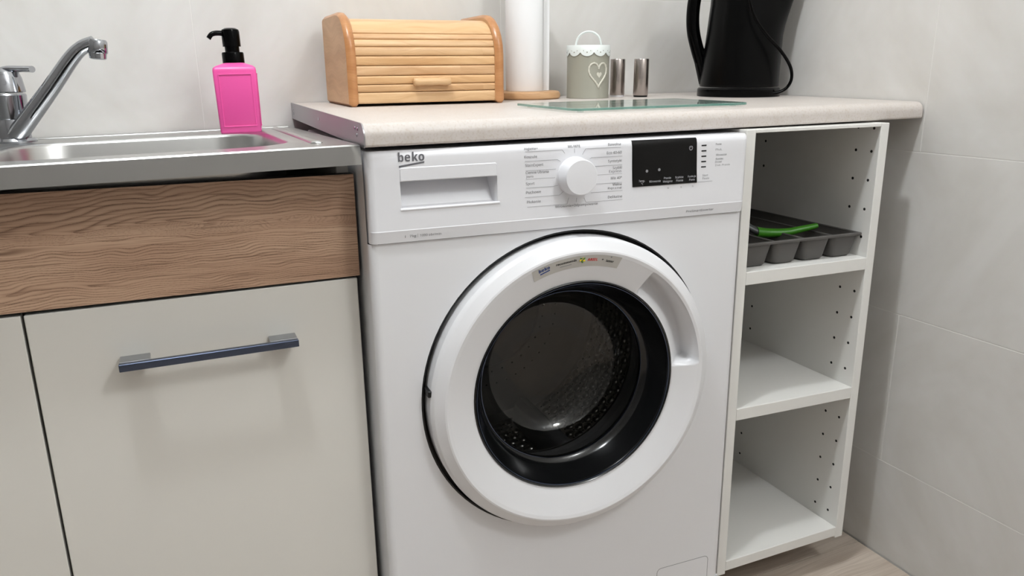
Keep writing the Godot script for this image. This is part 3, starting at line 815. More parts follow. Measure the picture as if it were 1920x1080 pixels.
	for s in [0.4488, 0.4717, 0.4927]:
		var ic := begin()
		for i in 14:
			var a := TAU * i / 14.0; var b := TAU * (i + 1) / 14.0
			stroke_to(ic, on_panel(s + 0.0014 * cos(a), 0.7733 + 0.0016 * sin(a), 0.0002), on_panel(s + 0.0014 * cos(b), 0.7733 + 0.0016 * sin(b), 0.0002), 0.0004)
		text_to(ic, "3s", on_panel(s + 0.002, 0.7718, 0.0002), 0.0028, Basis.IDENTITY)
		obj("hold_symbol", ic, MT.print_light, t)

func door(t: Node3D, yc: float, R: float):
	var c := Vector3(0, yc, 0)
	obj("door_recess", lathe([Vector2(0.15, -0.022), Vector2(R - 0.001, -0.022), Vector2(R - 0.001, 0.0003), Vector2(R + 0.0012, 0.0004), Vector2(R + 0.0014, 0.0)].slice(0, 5), c, LZ, 96), MT.black_rubber, t)
	# white ring with the grip scooped out at the upper right
	var st := begin()
	var pr := PackedVector2Array([Vector2(0.2330, -0.012), Vector2(0.2330, 0.017), Vector2(0.2318, 0.0210), Vector2(0.2285, 0.0243), Vector2(0.2160, 0.0335), Vector2(0.2135, 0.0343), Vector2(0.2085, 0.0330), Vector2(0.2015, 0.0302), Vector2(0.190, 0.0258), Vector2(0.1725, 0.0190), Vector2(0.1672, 0.0168), Vector2(0.1662, 0.008)])
	var scoop := [0.017, 0.017, 0.0210, 0.0243, 0.0335, 0.0343, 0.0330, -0.0110, -0.0040, 0.0140, 0.0168, 0.008]
	var angs := []
	var e := [4.5, 54.0]; var soft := 1.6
	for i in 180:
		angs.append(i * 2.0)
	for k in [e[0] - soft, e[0], e[1], e[1] + soft]: angs.append(k)
	angs.sort()
	var rows := []
	for i in pr.size():
		var row := PackedVector3Array()
		for d in angs:
			var z: float = pr[i].y
			var k := smoothstep(e[0] - soft, e[0], d) * (1.0 - smoothstep(e[1], e[1] + soft, d))
			if i >= 7 and i <= 9: z = lerpf(z, scoop[i], k)
			# the scoop's outer wall stands steep, its inner floor runs out to the rim
			var rr := pr[i].x
			if i == 7: rr = lerpf(rr, 0.2050, k)
			if i == 6: rr = lerpf(rr, 0.2092, k)
			row.append(c + Vector3(rr * cos(deg_to_rad(d)), rr * sin(deg_to_rad(d)), z))
		rows.append(row)
	skin(st, rows, true, true, {1: true, 3: true, 4: true, 5: true, 6: true, 10: true})
	var ring := obj("door_ring", fin(st), MT.ring_white, t)
	var hg := begin(); box_to(hg, c + Vector3(-0.2305, 0.028, 0.008), Vector3(0.010, 0.010, 0.022), 0.001)
	obj("hinge_notch", fin(hg), MT.black_rubber, ring)
	# smoked rim, glass bowl, seal and drum
	obj("porthole_rim", lathe([Vector2(0.1672, 0.0085), Vector2(0.1672, 0.0178), Vector2(0.1655, 0.0192), Vector2(0.1632, 0.0172), Vector2(0.1615, 0.0120), Vector2(0.1560, -0.0020), Vector2(0.1490, -0.0200), Vector2(0.1435, -0.0290), Vector2(0.1400, -0.0310), Vector2(0.1385, -0.036)], c, LZ, 96), MT.bezel, t)
	var chr := begin()
	lathe_to(chr, PackedVector2Array([Vector2(0.1634, 0.0165), Vector2(0.1630, 0.0176), Vector2(0.1622, 0.0172), Vector2(0.1618, 0.0158)]), c, LZ, 96)
	lathe_to(chr, PackedVector2Array([Vector2(0.1405, -0.0312), Vector2(0.1400, -0.0300), Vector2(0.1390, -0.0300), Vector2(0.1385, -0.0315)]), c, LZ, 96)
	obj("porthole_trim", fin(chr), MT.chrome_dark_reflection, t)
	obj("porthole_glass", lathe([Vector2(0.1385, -0.032), Vector2(0.137, -0.045), Vector2(0.132, -0.070), Vector2(0.120, -0.092), Vector2(0.098, -0.104), Vector2(0.06, -0.109), Vector2(0.0, -0.110)], c, LZ, 72), MT.door_glass, t)
	obj("door_seal", lathe([Vector2(0.150, -0.020), Vector2(0.170, -0.026), Vector2(0.172, -0.050), Vector2(0.158, -0.060), Vector2(0.156, -0.075), Vector2(0.170, -0.090), Vector2(0.165, -0.102)], c, LZ, 72), MT.seal, t)
	var dm := obj("drum", lathe([Vector2(0.160, -0.100), Vector2(0.168, -0.106), Vector2(0.232, -0.112), Vector2(0.238, -0.125), Vector2(0.238, -0.385), Vector2(0.225, -0.398), Vector2(0.12, -0.402), Vector2(0.11, -0.392), Vector2(0.0, -0.390)], c, LZ, 96), MT.drum, t)
	for k in 3:
		var a := deg_to_rad(-72 + 120 * k)
		var b := Basis(Vector3(-sin(a), cos(a), 0), Vector3(-cos(a), -sin(a), 0), Vector3(0, 0, 1))
		obj("drum_lifter", prism([Vector2(-0.032, -0.002), Vector2(0.032, -0.002), Vector2(0.014, 0.038), Vector2(0.0, 0.046), Vector2(-0.014, 0.038)], -0.37, -0.135, c + Vector3(cos(a), sin(a), 0) * 0.236, b, 0.006, 1.2), MT.seal, dm)
	# pressed bumps and drain holes over the drum's wall
	var bump := begin(); lathe_to(bump, PackedVector2Array([Vector2(0.0090, -0.0004), Vector2(0.0074, 0.0022), Vector2(0.0042, 0.0040), Vector2(0.0, 0.0046)]), Vector3.ZERO, Basis.IDENTITY, 10, 3.0); fin(bump)
	var hole := begin(); lathe_to(hole, PackedVector2Array([Vector2(0.0024, -0.0002), Vector2(0.0022, 0.0003), Vector2(0.0, 0.0003)]), Vector3.ZERO, Basis.IDENTITY, 8, 3.0); fin(hole)
	var tb := []; var th := []
	for ring_i in 13:
		for j in 66:
			var z := -0.135 - ring_i * 0.0193
			var a := TAU * (j + 0.5 * (ring_i % 2)) / 66.0
			for q in 2:
				var a2 := a + (TAU / 132.0 if q else 0.0)
				var d := Vector3(cos(a2), sin(a2), 0)
				var skip := false
				for k in 3:
					if absf(wrapf(a2 - deg_to_rad(-72 + 120 * k), -PI, PI)) < 0.16: skip = true
				if skip: continue
				var y := -d; var x := Vector3(0, 0, 1)
				(th if q else tb).append(Transform3D(Basis(x, y, x.cross(y)), c + d * 0.2378 + Vector3(0, 0, z)))
	for i in 3:
		for j in 34 + 10 * i:
			var a := TAU * j / (34.0 + 10 * i)
			th.append(Transform3D(LZ, c + Vector3(cos(a), sin(a), 0) * (0.13 + 0.028 * i) + Vector3(0, 0, -0.4008)))
	many("drum_bumps", bump.commit(), tb, MT.drum, dm)
	many("drum_holes", hole.commit(), th, MT.hole, dm)
	# sticker along the top of the ring
	var band := func(r: float, d: float, lift: float) -> Vector3:
		var k := (r - 0.1725) / (0.2085 - 0.1725)
		return c + Vector3(r * cos(deg_to_rad(d)), r * sin(deg_to_rad(d)), lerpf(0.0190, 0.0330, k) + lift)
	var s := begin(); s.set_smooth_group(0)
	for i in 24:
		var d0 := 72.5 + 40.5 * i / 24.0; var d1 := 72.5 + 40.5 * (i + 1) / 24.0
		quad(s, band.call(0.1915, d0, 0.0003), band.call(0.1915, d1, 0.0003), band.call(0.2095, d1, 0.0003), band.call(0.2095, d0, 0.0003), Vector3(0, 0, 1))
	var sk := obj("door_sticker", fin(s), MT.sticker, t)
	var word := func(called: String, txt: String, d: float, r: float, w: float, m: Material, bold: bool, cap := 0.0):
		var up := Vector3(cos(deg_to_rad(d)), sin(deg_to_rad(d)), 0.39).normalized(); var right := Vector3(sin(deg_to_rad(d)), -cos(deg_to_rad(d)), 0)
		var x := begin(); text_to(x, txt, band.call(r, d, 0.0007) - right * w / 2, w, Basis(right, up, right.cross(up)), bold, cap)
		obj(called, x, m, sk)
	word.call("sticker_brand", "beko", 107.6, 0.2015, 0.0178, MT.logo_blue, true)
	var us := begin(); stroke_to(us, band.call(0.1985, 109.8, 0.0006), band.call(0.1995, 105.2, 0.0006), 0.0014, Vector3(0, 0, 1))
	obj("sticker_slash", fin(us), MT.logo_blue, sk)
	word.call("sticker_word", "recommends", 97.6, 0.2012, 0.0325, MT.ink, true)
	var u2 := begin(); stroke_to(u2, band.call(0.1980, 100.6, 0.0006), band.call(0.1980, 95.2, 0.0006), 0.0007, Vector3(0, 0, 1))
	obj("sticker_small_print", fin(u2), MT.print_grey, sk)
	word.call("sticker_red_word", "ARIEL", 85.6, 0.2000, 0.0165, MT.logo_red, true)
	for k in 6:
		var a := TAU * k / 6.0; var ctr: Vector3 = band.call(0.2032, 90.4, 0.0006)
		var em := begin(); tube_to(em, [ctr + Vector3(cos(a), sin(a), 0) * 0.0016, ctr + Vector3(cos(a + 0.5), sin(a + 0.5), 0) * 0.0046], [0.0010, 0.0013], 6)
		obj("emblem_petal", fin(em), MT.logo_yellow if k % 2 else MT.logo_green, sk)
	word.call("sticker_plus", "+", 81.0, 0.2010, 0.0030, MT.ink, true)
	word.call("sticker_dark_word", "lenor", 77.3, 0.1990, 0.0130, MT.ink, true)
	var dt := begin(); disc_at(dt, band.call(0.2075, 77.4, 0.0004), Vector3(0, 0, 1), 0.0012, 0.0003, 12)
	obj("sticker_dot", fin(dt), MT.print_grey, sk)

func many(called: String, mesh: Mesh, at: Array, m: Material, parent: Node):
	var mm := MultiMesh.new(); mm.transform_format = MultiMesh.TRANSFORM_3D; mm.mesh = mesh; mm.instance_count = at.size()
	for i in at.size(): mm.set_instance_transform(i, at[i])
	var o := MultiMeshInstance3D.new(); o.name = called; o.multimesh = mm; o.material_override = m
	parent.add_child(o, true); o.set_meta("kind", "stuff")

# ------------------------------------------------------------------ shelf unit and tray
func shelf_unit():
	var t := thing("shelf_unit", "narrow open white shelf unit between the washing machine and right wall", "shelf unit", Vector3(0.7233, 0.0, 0.0306))
	var x0 := -0.1490; var x1 := 0.1499; var th := 0.0183; var zb := -0.37; var y0 := 0.0717; var y1 := 0.8548
	obj("side_panel", box(x0, x0 + th, y0, y1, zb, 0, 0.0008), MT.melamine, t)
	var right := obj("side_panel", box(x1 - th, x1, y0, y1, zb, 0, 0.0008), MT.melamine, t)
	var a := x0 + th; var b := x1 - th
	for s in [[0.6300, 0.6265, 0.0215], [0.3925, 0.3845, 0.0215], [0.0970, 0.0955, 0.0195]]:
		var st := begin()
		var sl: float = (s[1] - s[0]) / (b - a)
		box_to(st, Vector3.ZERO, Vector3((b - a) - 0.0004, s[2], 0.366), 0.0007)
		var o := obj("shelf_board", fin(st), MT.melamine, t)
		o.position = Vector3((a + b) / 2, (s[0] + s[1]) / 2 - s[2] / 2, -0.1832); o.rotation.z = atan(sl)
	obj("top_rail", box(a, b, y1 - 0.0055, y1 - 0.0002, -0.10, -0.0005, 0.0006), MT.melamine, t)
	obj("top_rail", box(a, b, y1 - 0.0055, y1 - 0.0002, zb, -0.28, 0.0006), MT.melamine, t)
	obj("back_panel", box(a, b, y0 + 0.02, y1, zb, zb + 0.006, 0.0006), MT.melamine, t)
	for x in [x0 + 0.03, x1 - 0.03]:
		for z in [-0.17, -0.33]:
			obj("foot", lathe([Vector2(0.02, 0.0), Vector2(0.02, 0.006), Vector2(0.012, 0.012), Vector2(0.012, 0.073)], Vector3(x, 0, z), Basis.IDENTITY, 18), MT.black_rubber, t)
	for y in [0.846, 0.8075, 0.7588, 0.709, 0.6605, 0.5618, 0.5130, 0.4640, 0.4145, 0.3163, 0.2675, 0.2184, 0.1692, 0.1198]:
		for col in 3:
			if col == 2 and y > 0.84: continue
			var lean: float = lerpf(0.0068, 0.0160, (y - 0.12) / 0.70)
			var z: float = [lean, lean - 0.0325, lean - 0.2555][col] - 0.0306
			if col < 2 or y in [0.8075, 0.7588, 0.4640, 0.4145, 0.1692, 0.1198]:
				var st := begin(); disc_at(st, Vector3(x1 - th + 0.0001, y, z), Vector3(-1, 0, 0), 0.0025, 0.0003, 12)
				obj("pin_hole", fin(st), MT.hole, right)

func tray():
	var t := thing("cutlery_tray", "dark grey four-compartment cutlery tray on the upper shelf", "tray", Vector3(0.7248, 0.6290, 0.016))
	t.rotation = Vector3(0, 0, -0.0145)
	var w := 0.0632; var D := 0.30; var H := 0.041
	var rim := begin()
	for k in 5: box_to(rim, Vector3(-0.1264 + k * w, H - 0.002, -D / 2), Vector3(0.005, 0.0050, D), 0.0012)
	for z in [-0.0025, -D + 0.0025]: box_to(rim, Vector3(0, H - 0.002, z), Vector3(0.2570, 0.0052, 0.0055), 0.0014)
	obj("rim", fin(rim), MT.tray, t)
	for k in 4:
		var cx := -0.1264 + (k + 0.5) * w
		var rows := []
		var loop := func(hx: float, z0: float, z1: float, r: float, y: float) -> PackedVector3Array:
			var out := PackedVector3Array()
			for q in round_rect(cx - hx, cx + hx, -z0, -z1, r, 5): out.append(Vector3(q.x, y, -q.y))
			return out
		var last := PackedVector3Array()
		for v in [[0.012, -0.05, -0.25, 0.008, 0.0004], [0.0215, -0.0115, -D + 0.0115, 0.009, 0.0004], [0.0240, -0.0090, -D + 0.009, 0.010, 0.003], [0.0300, -0.0035, -D + 0.0035, 0.009, H - 0.003], [0.0288, -0.0050, -D + 0.005, 0.008, H - 0.003], [0.0226, -0.0106, -D + 0.0106, 0.008, 0.0045], [0.012, -0.05, -0.25, 0.008, 0.0022]]:
			rows.append(loop.call(v[0], v[1], v[2], v[3], v[4]))
		var st := begin(); skin(st, rows, true, true, {3: true, 4: true})
		# close the floor above and below
		st.set_smooth_group(-1)
		for rw in [[rows[0], Vector3.DOWN], [rows[-1], Vector3.UP]]:
			for i in range(1, rw[0].size() - 1): tri(st, rw[0][0], rw[0][i], rw[0][i + 1], rw[1])
		obj("compartment", fin(st), MT.tray, t)
	var g := thing("kitchen_utensil", "green-handled utensil lying across the grey cutlery tray", "utensil", Vector3(0.722, 0.6722, -0.052))
	g.rotation.z = -0.02
	var pts := smooth_path([Vector3(-0.034, -0.002, -0.008), Vector3(-0.012, -0.0035, 0.0), Vector3(0.016, -0.002, 0.012), Vector3(0.044, 0.004, 0.022), Vector3(0.066, 0.009, 0.029)])
	var rad := []
	for i in pts.size(): rad.append(lerpf(0.0115, 0.0055, float(i) / (pts.size() - 1)))
	obj("grip", tube(pts, rad, 16, 0.8, Vector3.UP), MT.green, g)
	obj("neck", tube(smooth_path([Vector3(-0.030, -0.002, -0.007), Vector3(-0.044, 0.006, -0.016), Vector3(-0.060, 0.022, -0.030), Vector3(-0.085, 0.028, -0.055)]), [0.010], 14, 0.6, Vector3.UP), MT.grey_plastic, g, "grey neck")

# ------------------------------------------------------------------ things on the worktop
func bread_box():
	var x0 := 0.0597; var x1 := 0.3455; var z0 := -0.362
	var t := thing("bread_box", "light wooden roll-top bread box with slatted front", "bread box", Vector3(x0, wt_y(0.2, -0.46) + WT_TILT * -0.0985 + 0.0002, z0))
	t.rotation = Vector3(WT_TILT, 0, 0.0015)
	var side := [Vector2(0.003, 0.0), Vector2(0.0, 0.003), Vector2(0.0, 0.085), Vector2(0.0025, 0.102), Vector2(0.009, 0.119), Vector2(0.020, 0.135), Vector2(0.035, 0.147), Vector2(0.053, 0.1535), Vector2(0.074, 0.156), Vector2(0.188, 0.1545), Vector2(0.198, 0.150), Vector2(0.200, 0.145), Vector2(0.200, 0.0)]
	var dense := []
	for x in [0.0, x1 - x0 - 0.0165]:
		var flat := begin(); var rim := begin()
		prism_to(rim, PackedVector2Array(side), x, x + 0.0165, Vector3.ZERO, XZ_TURN, 0.0048, 0.6, flat)
		var sp := obj("side_panel", fin(flat), MT.side_wood, t)
		obj("rounded_edge", fin(rim), MT.beech, sp)
	var a := 0.0160; var b := x1 - x0 - 0.0160
	# path of the roll front and roof
	var path := [Vector2(0.0075, 0.004), Vector2(0.0075, 0.04), Vector2(0.0075, 0.078), Vector2(0.0085, 0.092), Vector2(0.0125, 0.107), Vector2(0.0205, 0.121), Vector2(0.032, 0.1325), Vector2(0.047, 0.1405), Vector2(0.064, 0.1445), Vector2(0.085, 0.1455), Vector2(0.195, 0.1440)]
	var fine := []
	for i in path.size() - 1:
		var n := 12
		for k in n: fine.append(path[i].cubic_interpolate(path[i + 1], path[maxi(i - 1, 0)], path[mini(i + 2, path.size() - 1)], float(k) / n))
	fine.append(path[-1])
	var acc := [0.0]
	for i in range(1, fine.size()): acc.append(acc[-1] + fine[i].distance_to(fine[i - 1]))
	var at := func(s: float) -> Array:
		var i := 1
		while i < fine.size() - 1 and acc[i] < s: i += 1
		var k := clampf((s - acc[i - 1]) / maxf(acc[i] - acc[i - 1], 1e-6), 0, 1)
		var d: Vector2 = (fine[i] - fine[i - 1]).normalized()
		return [fine[i - 1].lerp(fine[i], k), Vector2(-d.y, d.x)]
	var cuts := [0.0, 0.0190, 0.0320, 0.0465, 0.0630, 0.0790, 0.0945, 0.1075, 0.1190, acc[-1]]
	for i in cuts.size() - 1:
		var s0: float = cuts[i] + 0.0004; var s1: float = cuts[i + 1] - 0.0004
		var poly := []
		var n := 5 if i < cuts.size() - 2 else 18
		var lead := [[s0, 0.0016], [s0 + 0.0006, 0.0006], [s0 + 0.0016, 0.0001]]
		for k in range(1, n): lead.append([lerpf(s0, s1, float(k) / n), -0.0003])
		lead.append_array([[s1 - 0.0016, 0.0001], [s1 - 0.0006, 0.0006], [s1, 0.0016]])
		for l in lead:
			var q: Array = at.call(l[0]); poly.append(q[0] - q[1] * l[1])
		for k in range(n, -1, -1):
			var q: Array = at.call(lerpf(s0, s1, float(k) / n)); poly.append(q[0] - q[1] * 0.0065)
		obj("slat" if i < cuts.size() - 2 else "roof_board", prism(poly, a, b, Vector3.ZERO, XZ_TURN, 0.0, 0.8), MT.pine[[0, 2, 1, 3, 1, 2, 0, 3, 0][i]], t)
	obj("bottom_board", box(a, b, 0.004, 0.012, -0.195, -0.016), MT.pine[1], t)
	obj("back_board", box(a, b, 0.004, 0.14, -0.198, -0.192), MT.pine[2], t)
	var h := begin()
	var pr := PackedVector2Array([Vector2(0.0, -0.034), Vector2(0.0050, -0.0338), Vector2(0.0066, -0.032), Vector2(0.0070, -0.025), Vector2(0.0062, -0.014), Vector2(0.0066, -0.002), Vector2(0.0060, 0.012), Vector2(0.0068, 0.024), Vector2(0.0064, 0.032), Vector2(0.0050, 0.0338), Vector2(0.0, 0.034)])
	lathe_to(h, pr, Vector3(0.1475, 0.0400, 0.0005), Basis(Vector3(0, -1, 0), Vector3(1, 0, 0), Vector3(0, 0, 1)), 20, 0.9)
	obj("grip", fin(h), MT.pine[0], t)

func paper():
	var x := 0.449; var z := -0.50; var y := wt_y(x, z)
	var t := thing("paper_towel_holder", "round wooden paper towel stand beside the bread box", "paper holder", Vector3(x, y, z))
	t.rotation.x = WT_TILT
	obj("base", lathe([Vector2(0.0, 0.0), Vector2(0.069, 0.0), Vector2(0.0725, 0.003), Vector2(0.0730, 0.008), Vector2(0.0715, 0.013), Vector2(0.068, 0.0155), Vector2(0.0, 0.0155)], Vector3.ZERO, Basis.IDENTITY, 64), MT.disc_wood, t)
	obj("post", lathe([Vector2(0.009, 0.0155), Vector2(0.009, 0.262), Vector2(0.013, 0.268), Vector2(0.013, 0.282), Vector2(0.008, 0.290), Vector2(0.0, 0.291)], Vector3.ZERO, Basis.IDENTITY, 24), MT.disc_wood, t)
	var r := thing("paper_towel_roll", "white paper towel roll standing on the round wooden stand", "paper towel", Vector3(x, y + 0.0158, z))
	r.rotation.x = WT_TILT
	obj("roll", lathe([Vector2(0.020, 0.0), Vector2(0.0375, 0.0), Vector2(0.0378, 0.0006), Vector2(0.0378, 0.2294), Vector2(0.0375, 0.23), Vector2(0.020, 0.23), Vector2(0.020, 0.0)], Vector3.ZERO, Basis.IDENTITY, 64), MT.paper, r)
	var p := []
	for q in smooth_path([Vector3(0.030, 0.0, 0.0240), Vector3(0.0365, 0.0, 0.0150), Vector3(0.0405, 0.0, 0.0070), Vector3(0.0465, 0.0, 0.0035), Vector3(0.0540, 0.0, 0.0030)], 5): p.append(Vector2(q.x, -q.z))
	var poly := []
	for q in p: poly.append(q)
	for i in range(p.size() - 1, -1, -1): poly.append(p[i] + Vector2(0.0004, 0.0007))
	obj("loose_sheet", prism(poly, 0.0, 0.23, Vector3.ZERO, Basis(Vector3(1, 0, 0), Vector3(0, 0, -1), Vector3(0, 1, 0)), 0.0, 0.7), MT.paper, r)

func canister():
	var x := 0.5735; var z := -0.46; var r := 0.0430
	var t := thing("canister", "grey-green tin canister with a heart and white scalloped lid", "canister", Vector3(x, wt_y(x, z), z))
	t.rotation.x = WT_TILT
	obj("tin", lathe([Vector2(0.0, 0.0), Vector2(r, 0.0), Vector2(r + 0.0006, 0.0012), Vector2(r, 0.0026), Vector2(r, 0.1005), Vector2(0.0, 0.1005)], Vector3.ZERO, Basis.IDENTITY, 72), MT.tin, t)
	# lid with a lace edge
	var st := begin()
	var N := 144; var R := r + 0.0012
	var top := PackedVector3Array(); var low := PackedVector3Array(); var in1 := PackedVector3Array(); var cap := PackedVector3Array()
	for j in N:
		var a := TAU * j / N
		var d := Vector3(cos(a), 0, sin(a))
		var s := absf(sin(a * 5.0 + 0.3))
		top.append(d * R + Vector3(0, 0.1025, 0)); low.append(d * (R + 0.0004) + Vector3(0, 0.0915 - 0.0095 * sqrt(s), 0))
		in1.append(d * (R - 0.001) + Vector3(0, 0.1034, 0)); cap.append(Vector3(0, 0.1034, 0))
	skin(st, [low, top, in1, cap], true, false, {2: true})
	var lid := obj("lid", fin(st), MT.tin_white, t)
	var ho := begin()
	for k in 10:
		var a := (PI * (k + 0.5) - 0.3) / 5.0
		var d := Vector3(cos(a), 0, sin(a))
		disc_at(ho, d * (R + 0.0002) + Vector3(0, 0.0895, 0), d, 0.0013, 0.0004, 10)
		for s in [-1, 1]:
			var d2 := Vector3(cos(a + s * 0.16), 0, sin(a + s * 0.16))
			disc_at(ho, d2 * (R + 0.0002) + Vector3(0, 0.0925, 0), d2, 0.0008, 0.0004, 8)
	obj("lace_holes", fin(ho), MT.tin, lid)
	var pts := []
	var side := Vector3(0.80, 0, 0.60)
	for i in 25:
		var a := PI * i / 24.0
		pts.append(-side * 0.0255 * cos(a) + Vector3(0, 0.1015 + 0.0285 * pow(sin(a), 0.85), 0))
	obj("handle", tube(pts, [0.0021], 14, 1.9, Vector3(-0.60, 0, 0.80)), MT.tin_white, lid)
	# painted hearts facing the room
	var wrap := func(u: float, v: float, lift: float) -> Vector3:
		var a := PI / 2 - u / r
		return Vector3(cos(a) * (r + lift), v, sin(a) * (r + lift))
	var hr := begin(); var line := []; var rad := []
	for i in 65:
		var a := TAU * i / 64.0
		line.append(wrap.call(16 * pow(sin(a), 3) * 0.00128, 0.049 + (13 * cos(a) - 5 * cos(2 * a) - 2 * cos(3 * a) - cos(4 * a)) * 0.00165, 0.0001)); rad.append(0.0019 + 0.0005 * sin(a * 26.0))
	tube_to(hr, line, rad, 8)
	obj("heart_outline", fin(hr), MT.paint_white, t)
	var sm := begin(); sm.set_smooth_group(0)
	var ctr: Vector3 = wrap.call(0.0015, 0.047, 0.0005)
	for i in 32:
		var f := func(k: int) -> Vector3:
			var a := TAU * k / 32.0
			return wrap.call(0.0015 + 16 * pow(sin(a), 3) * 0.00036, 0.0465 + (13 * cos(a) - 5 * cos(2 * a) - 2 * cos(3 * a) - cos(4 * a)) * 0.00040, 0.0004)
		tri(sm, ctr, f.call(i), f.call(i + 1), Vector3(0, 0, 1))
	obj("small_heart", fin(sm), MT.paint_white, t)

func shakers():
	for k in 2:
		var x: float = [0.6575, 0.689][k]; var z: float = [-0.482, -0.44][k]
		var t := thing("shaker", ["brushed steel shaker standing right against the grey canister", "brushed steel shaker with a dark foot, farther from the canister"][k], "shaker", Vector3(x, wt_y(x, z), z), "steel salt and pepper shakers")
		t.rotation.x = WT_TILT
		obj("foot", lathe([Vector2(0.0, 0.0), Vector2(0.0145, 0.0), Vector2(0.0148, 0.0035), Vector2(0.0, 0.0035)], Vector3.ZERO, Basis.IDENTITY, 32), [MT.plastic_white, MT.black_plastic][k], t)  # first foot white: a whitish reflection put into its colour
		obj("body", lathe([Vector2(0.0152, 0.0032), Vector2(0.0155, 0.0040), Vector2(0.0155, 0.0755), Vector2(0.0150, 0.0765), Vector2(0.0, 0.0770)], Vector3.ZERO, Basis.IDENTITY, 48), MT.shaker, t)
		var h := begin()
		for i in 5:
			var a := TAU * i / 5.0
			disc_at(h, Vector3(cos(a) * 0.006, 0.0768, sin(a) * 0.006), Vector3.UP, 0.001, 0.0003, 8)
		obj("shaker_holes", fin(h), MT.hole, t)

func board():
	var t := thing("cutting_board", "clear glass chopping board lying flat in front of the shakers", "cutting board", Vector3(0.470, wt_y(0.470, -0.130), -0.130))
	t.basis = Basis(Vector3.RIGHT, WT_TILT + 0.0004) * Basis(Vector3.UP, 0.05)
	obj("glass_plate", prism(Array(round_rect(-0.1645, 0.1645, -0.0955, 0.0955, 0.012)), 0.0025, 0.0063, Vector3.ZERO, Basis(Vector3(1, 0, 0), Vector3(0, 0, -1), Vector3(0, 1, 0)), 0.0006), MT.glass, t)
	var rp := round_rect(-0.1648, 0.1648, -0.0958, 0.0958, 0.0123)
	var e := begin(); var rows := [PackedVector3Array(), PackedVector3Array()]
	for q in rp:
		rows[0].append(Vector3(q.x, 0.0029, -q.y)); rows[1].append(Vector3(q.x, 0.0059, -q.y))
	skin(e, rows, true, true)
	obj("glass_edge", fin(e), MT.glass_edge, t, "green-tinted glass edge")
	for x in [-0.145, 0.145]:
		for z in [-0.078, 0.078]:
			obj("foot", lathe([Vector2(0.0, 0.0), Vector2(0.005, 0.0), Vector2(0.005, 0.0025), Vector2(0.0, 0.0025)], Vector3(x, 0, z), Basis.IDENTITY, 14), MT.glass, t)

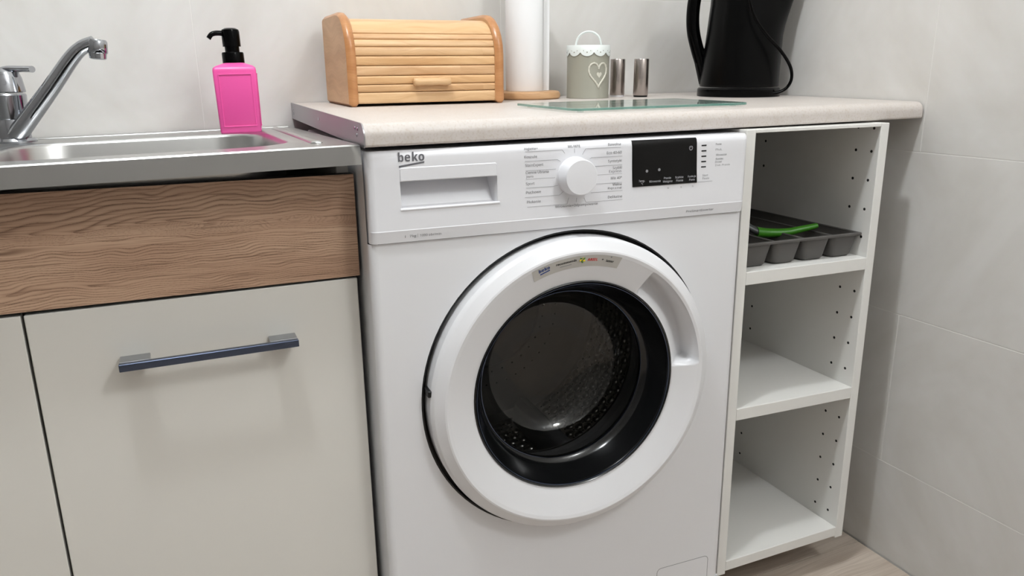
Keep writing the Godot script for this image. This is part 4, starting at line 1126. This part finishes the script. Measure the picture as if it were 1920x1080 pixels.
func kettle():
	var x := 0.880; var z := -0.362; var y := wt_y(x, z)
	var turn := Basis(Vector3.RIGHT, WT_TILT) * Basis(Vector3.UP, -0.693)
	var b := thing("kettle_base", "round black power base with cord under the kettle in the corner", "kettle base", Vector3(x, y, z))
	b.basis = turn
	obj("base_plate", lathe([Vector2(0.0, 0.0), Vector2(0.0835, 0.0), Vector2(0.0845, 0.002), Vector2(0.0840, 0.0145), Vector2(0.0815, 0.0172), Vector2(0.0, 0.0175)], Vector3.ZERO, Basis.IDENTITY, 72), MT.black_plastic, b)
	obj("power_cord", tube(smooth_path([Vector3(0.060, 0.007, 0.050), Vector3(0.078, 0.009, 0.044), Vector3(0.094, 0.018, 0.038), Vector3(0.1015, 0.036, 0.040), Vector3(0.096, 0.060, 0.052), Vector3(0.074, 0.090, 0.072), Vector3(0.044, 0.120, 0.090), Vector3(0.020, 0.153, 0.097), Vector3(0.008, 0.190, 0.094), Vector3(0.004, 0.235, 0.086), Vector3(-0.004, 0.290, 0.050), Vector3(-0.03, 0.330, -0.02), Vector3(-0.09, 0.345, -0.075), Vector3(-0.16, 0.335, -0.11), Vector3(-0.202, 0.325, -0.120)], 8), [0.0031], 12), MT.black_plastic, b)
	var t := thing("electric_kettle", "black plastic electric kettle with loop handle standing in the corner", "kettle", Vector3(x, y + 0.0195, z))
	t.basis = turn
	var rows := []
	var hs := [0.0, 0.001, 0.004, 0.02, 0.05, 0.075, 0.10, 0.12, 0.14, 0.16, 0.18, 0.20, 0.215, 0.222]
	var N := 72
	var first := PackedVector3Array(); var last := PackedVector3Array()
	for j in N: first.append(Vector3.ZERO); last.append(Vector3(0, 0.222, 0))
	rows.append(first)
	for h in hs:
		var row := PackedVector3Array()
		for j in N:
			var a := TAU * j / N
			var r0 := lerpf(0.0800, 0.0665, clampf(h / 0.17, 0, 1)) - (0.0015 if h < 0.0005 else 0.0) - (0.003 if h > 0.22 else 0.0)
			# the pouring side stays upright and swells into the spout
			var front := pow(maxf(0.0, cos(a)), 2.0)
			var lip := pow(maxf(0.0, cos(a)), 14.0)
			r0 += front * lerpf(0.0, 0.0105, clampf(h / 0.13, 0, 1)) + lip * 0.034 * pow(clampf((h - 0.105) / 0.105, 0, 1), 1.3)
			row.append(Vector3(cos(a) * r0, h, sin(a) * r0))
		rows.append(row)
	rows.append(last)
	var st := begin(); skin(st, rows, true, false, {1: true, hs.size() - 1: true, hs.size(): true})
	obj("body", fin(st), MT.kettle, t)
	obj("lid", lathe([Vector2(0.058, 0.222), Vector2(0.055, 0.229), Vector2(0.03, 0.236), Vector2(0.0, 0.238)], Vector3.ZERO, Basis.IDENTITY, 48), MT.black_gloss, t)
	var pts := smooth_path([Vector3(-0.066, 0.006, 0), Vector3(-0.076, 0.040, 0), Vector3(-0.0885, 0.075, 0), Vector3(-0.0985, 0.110, 0), Vector3(-0.1015, 0.145, 0), Vector3(-0.0985, 0.180, 0), Vector3(-0.088, 0.208, 0), Vector3(-0.068, 0.222, 0), Vector3(-0.045, 0.226, 0)], 8)
	var rad := []
	for i in pts.size(): rad.append(0.0135)
	obj("handle", tube(pts, rad, 20, 0.92, Vector3(0, 0, 1)), MT.black_plastic, t)
	# web that closes the loop's lower end
	obj("handle_root", prism([Vector2(-0.060, 0.004), Vector2(-0.0805, 0.004), Vector2(-0.0905, 0.040), Vector2(-0.0985, 0.072), Vector2(-0.088, 0.084), Vector2(-0.060, 0.070)], -0.010, 0.010, Vector3.ZERO, Basis.IDENTITY, 0.005, 1.0), MT.black_plastic, t)
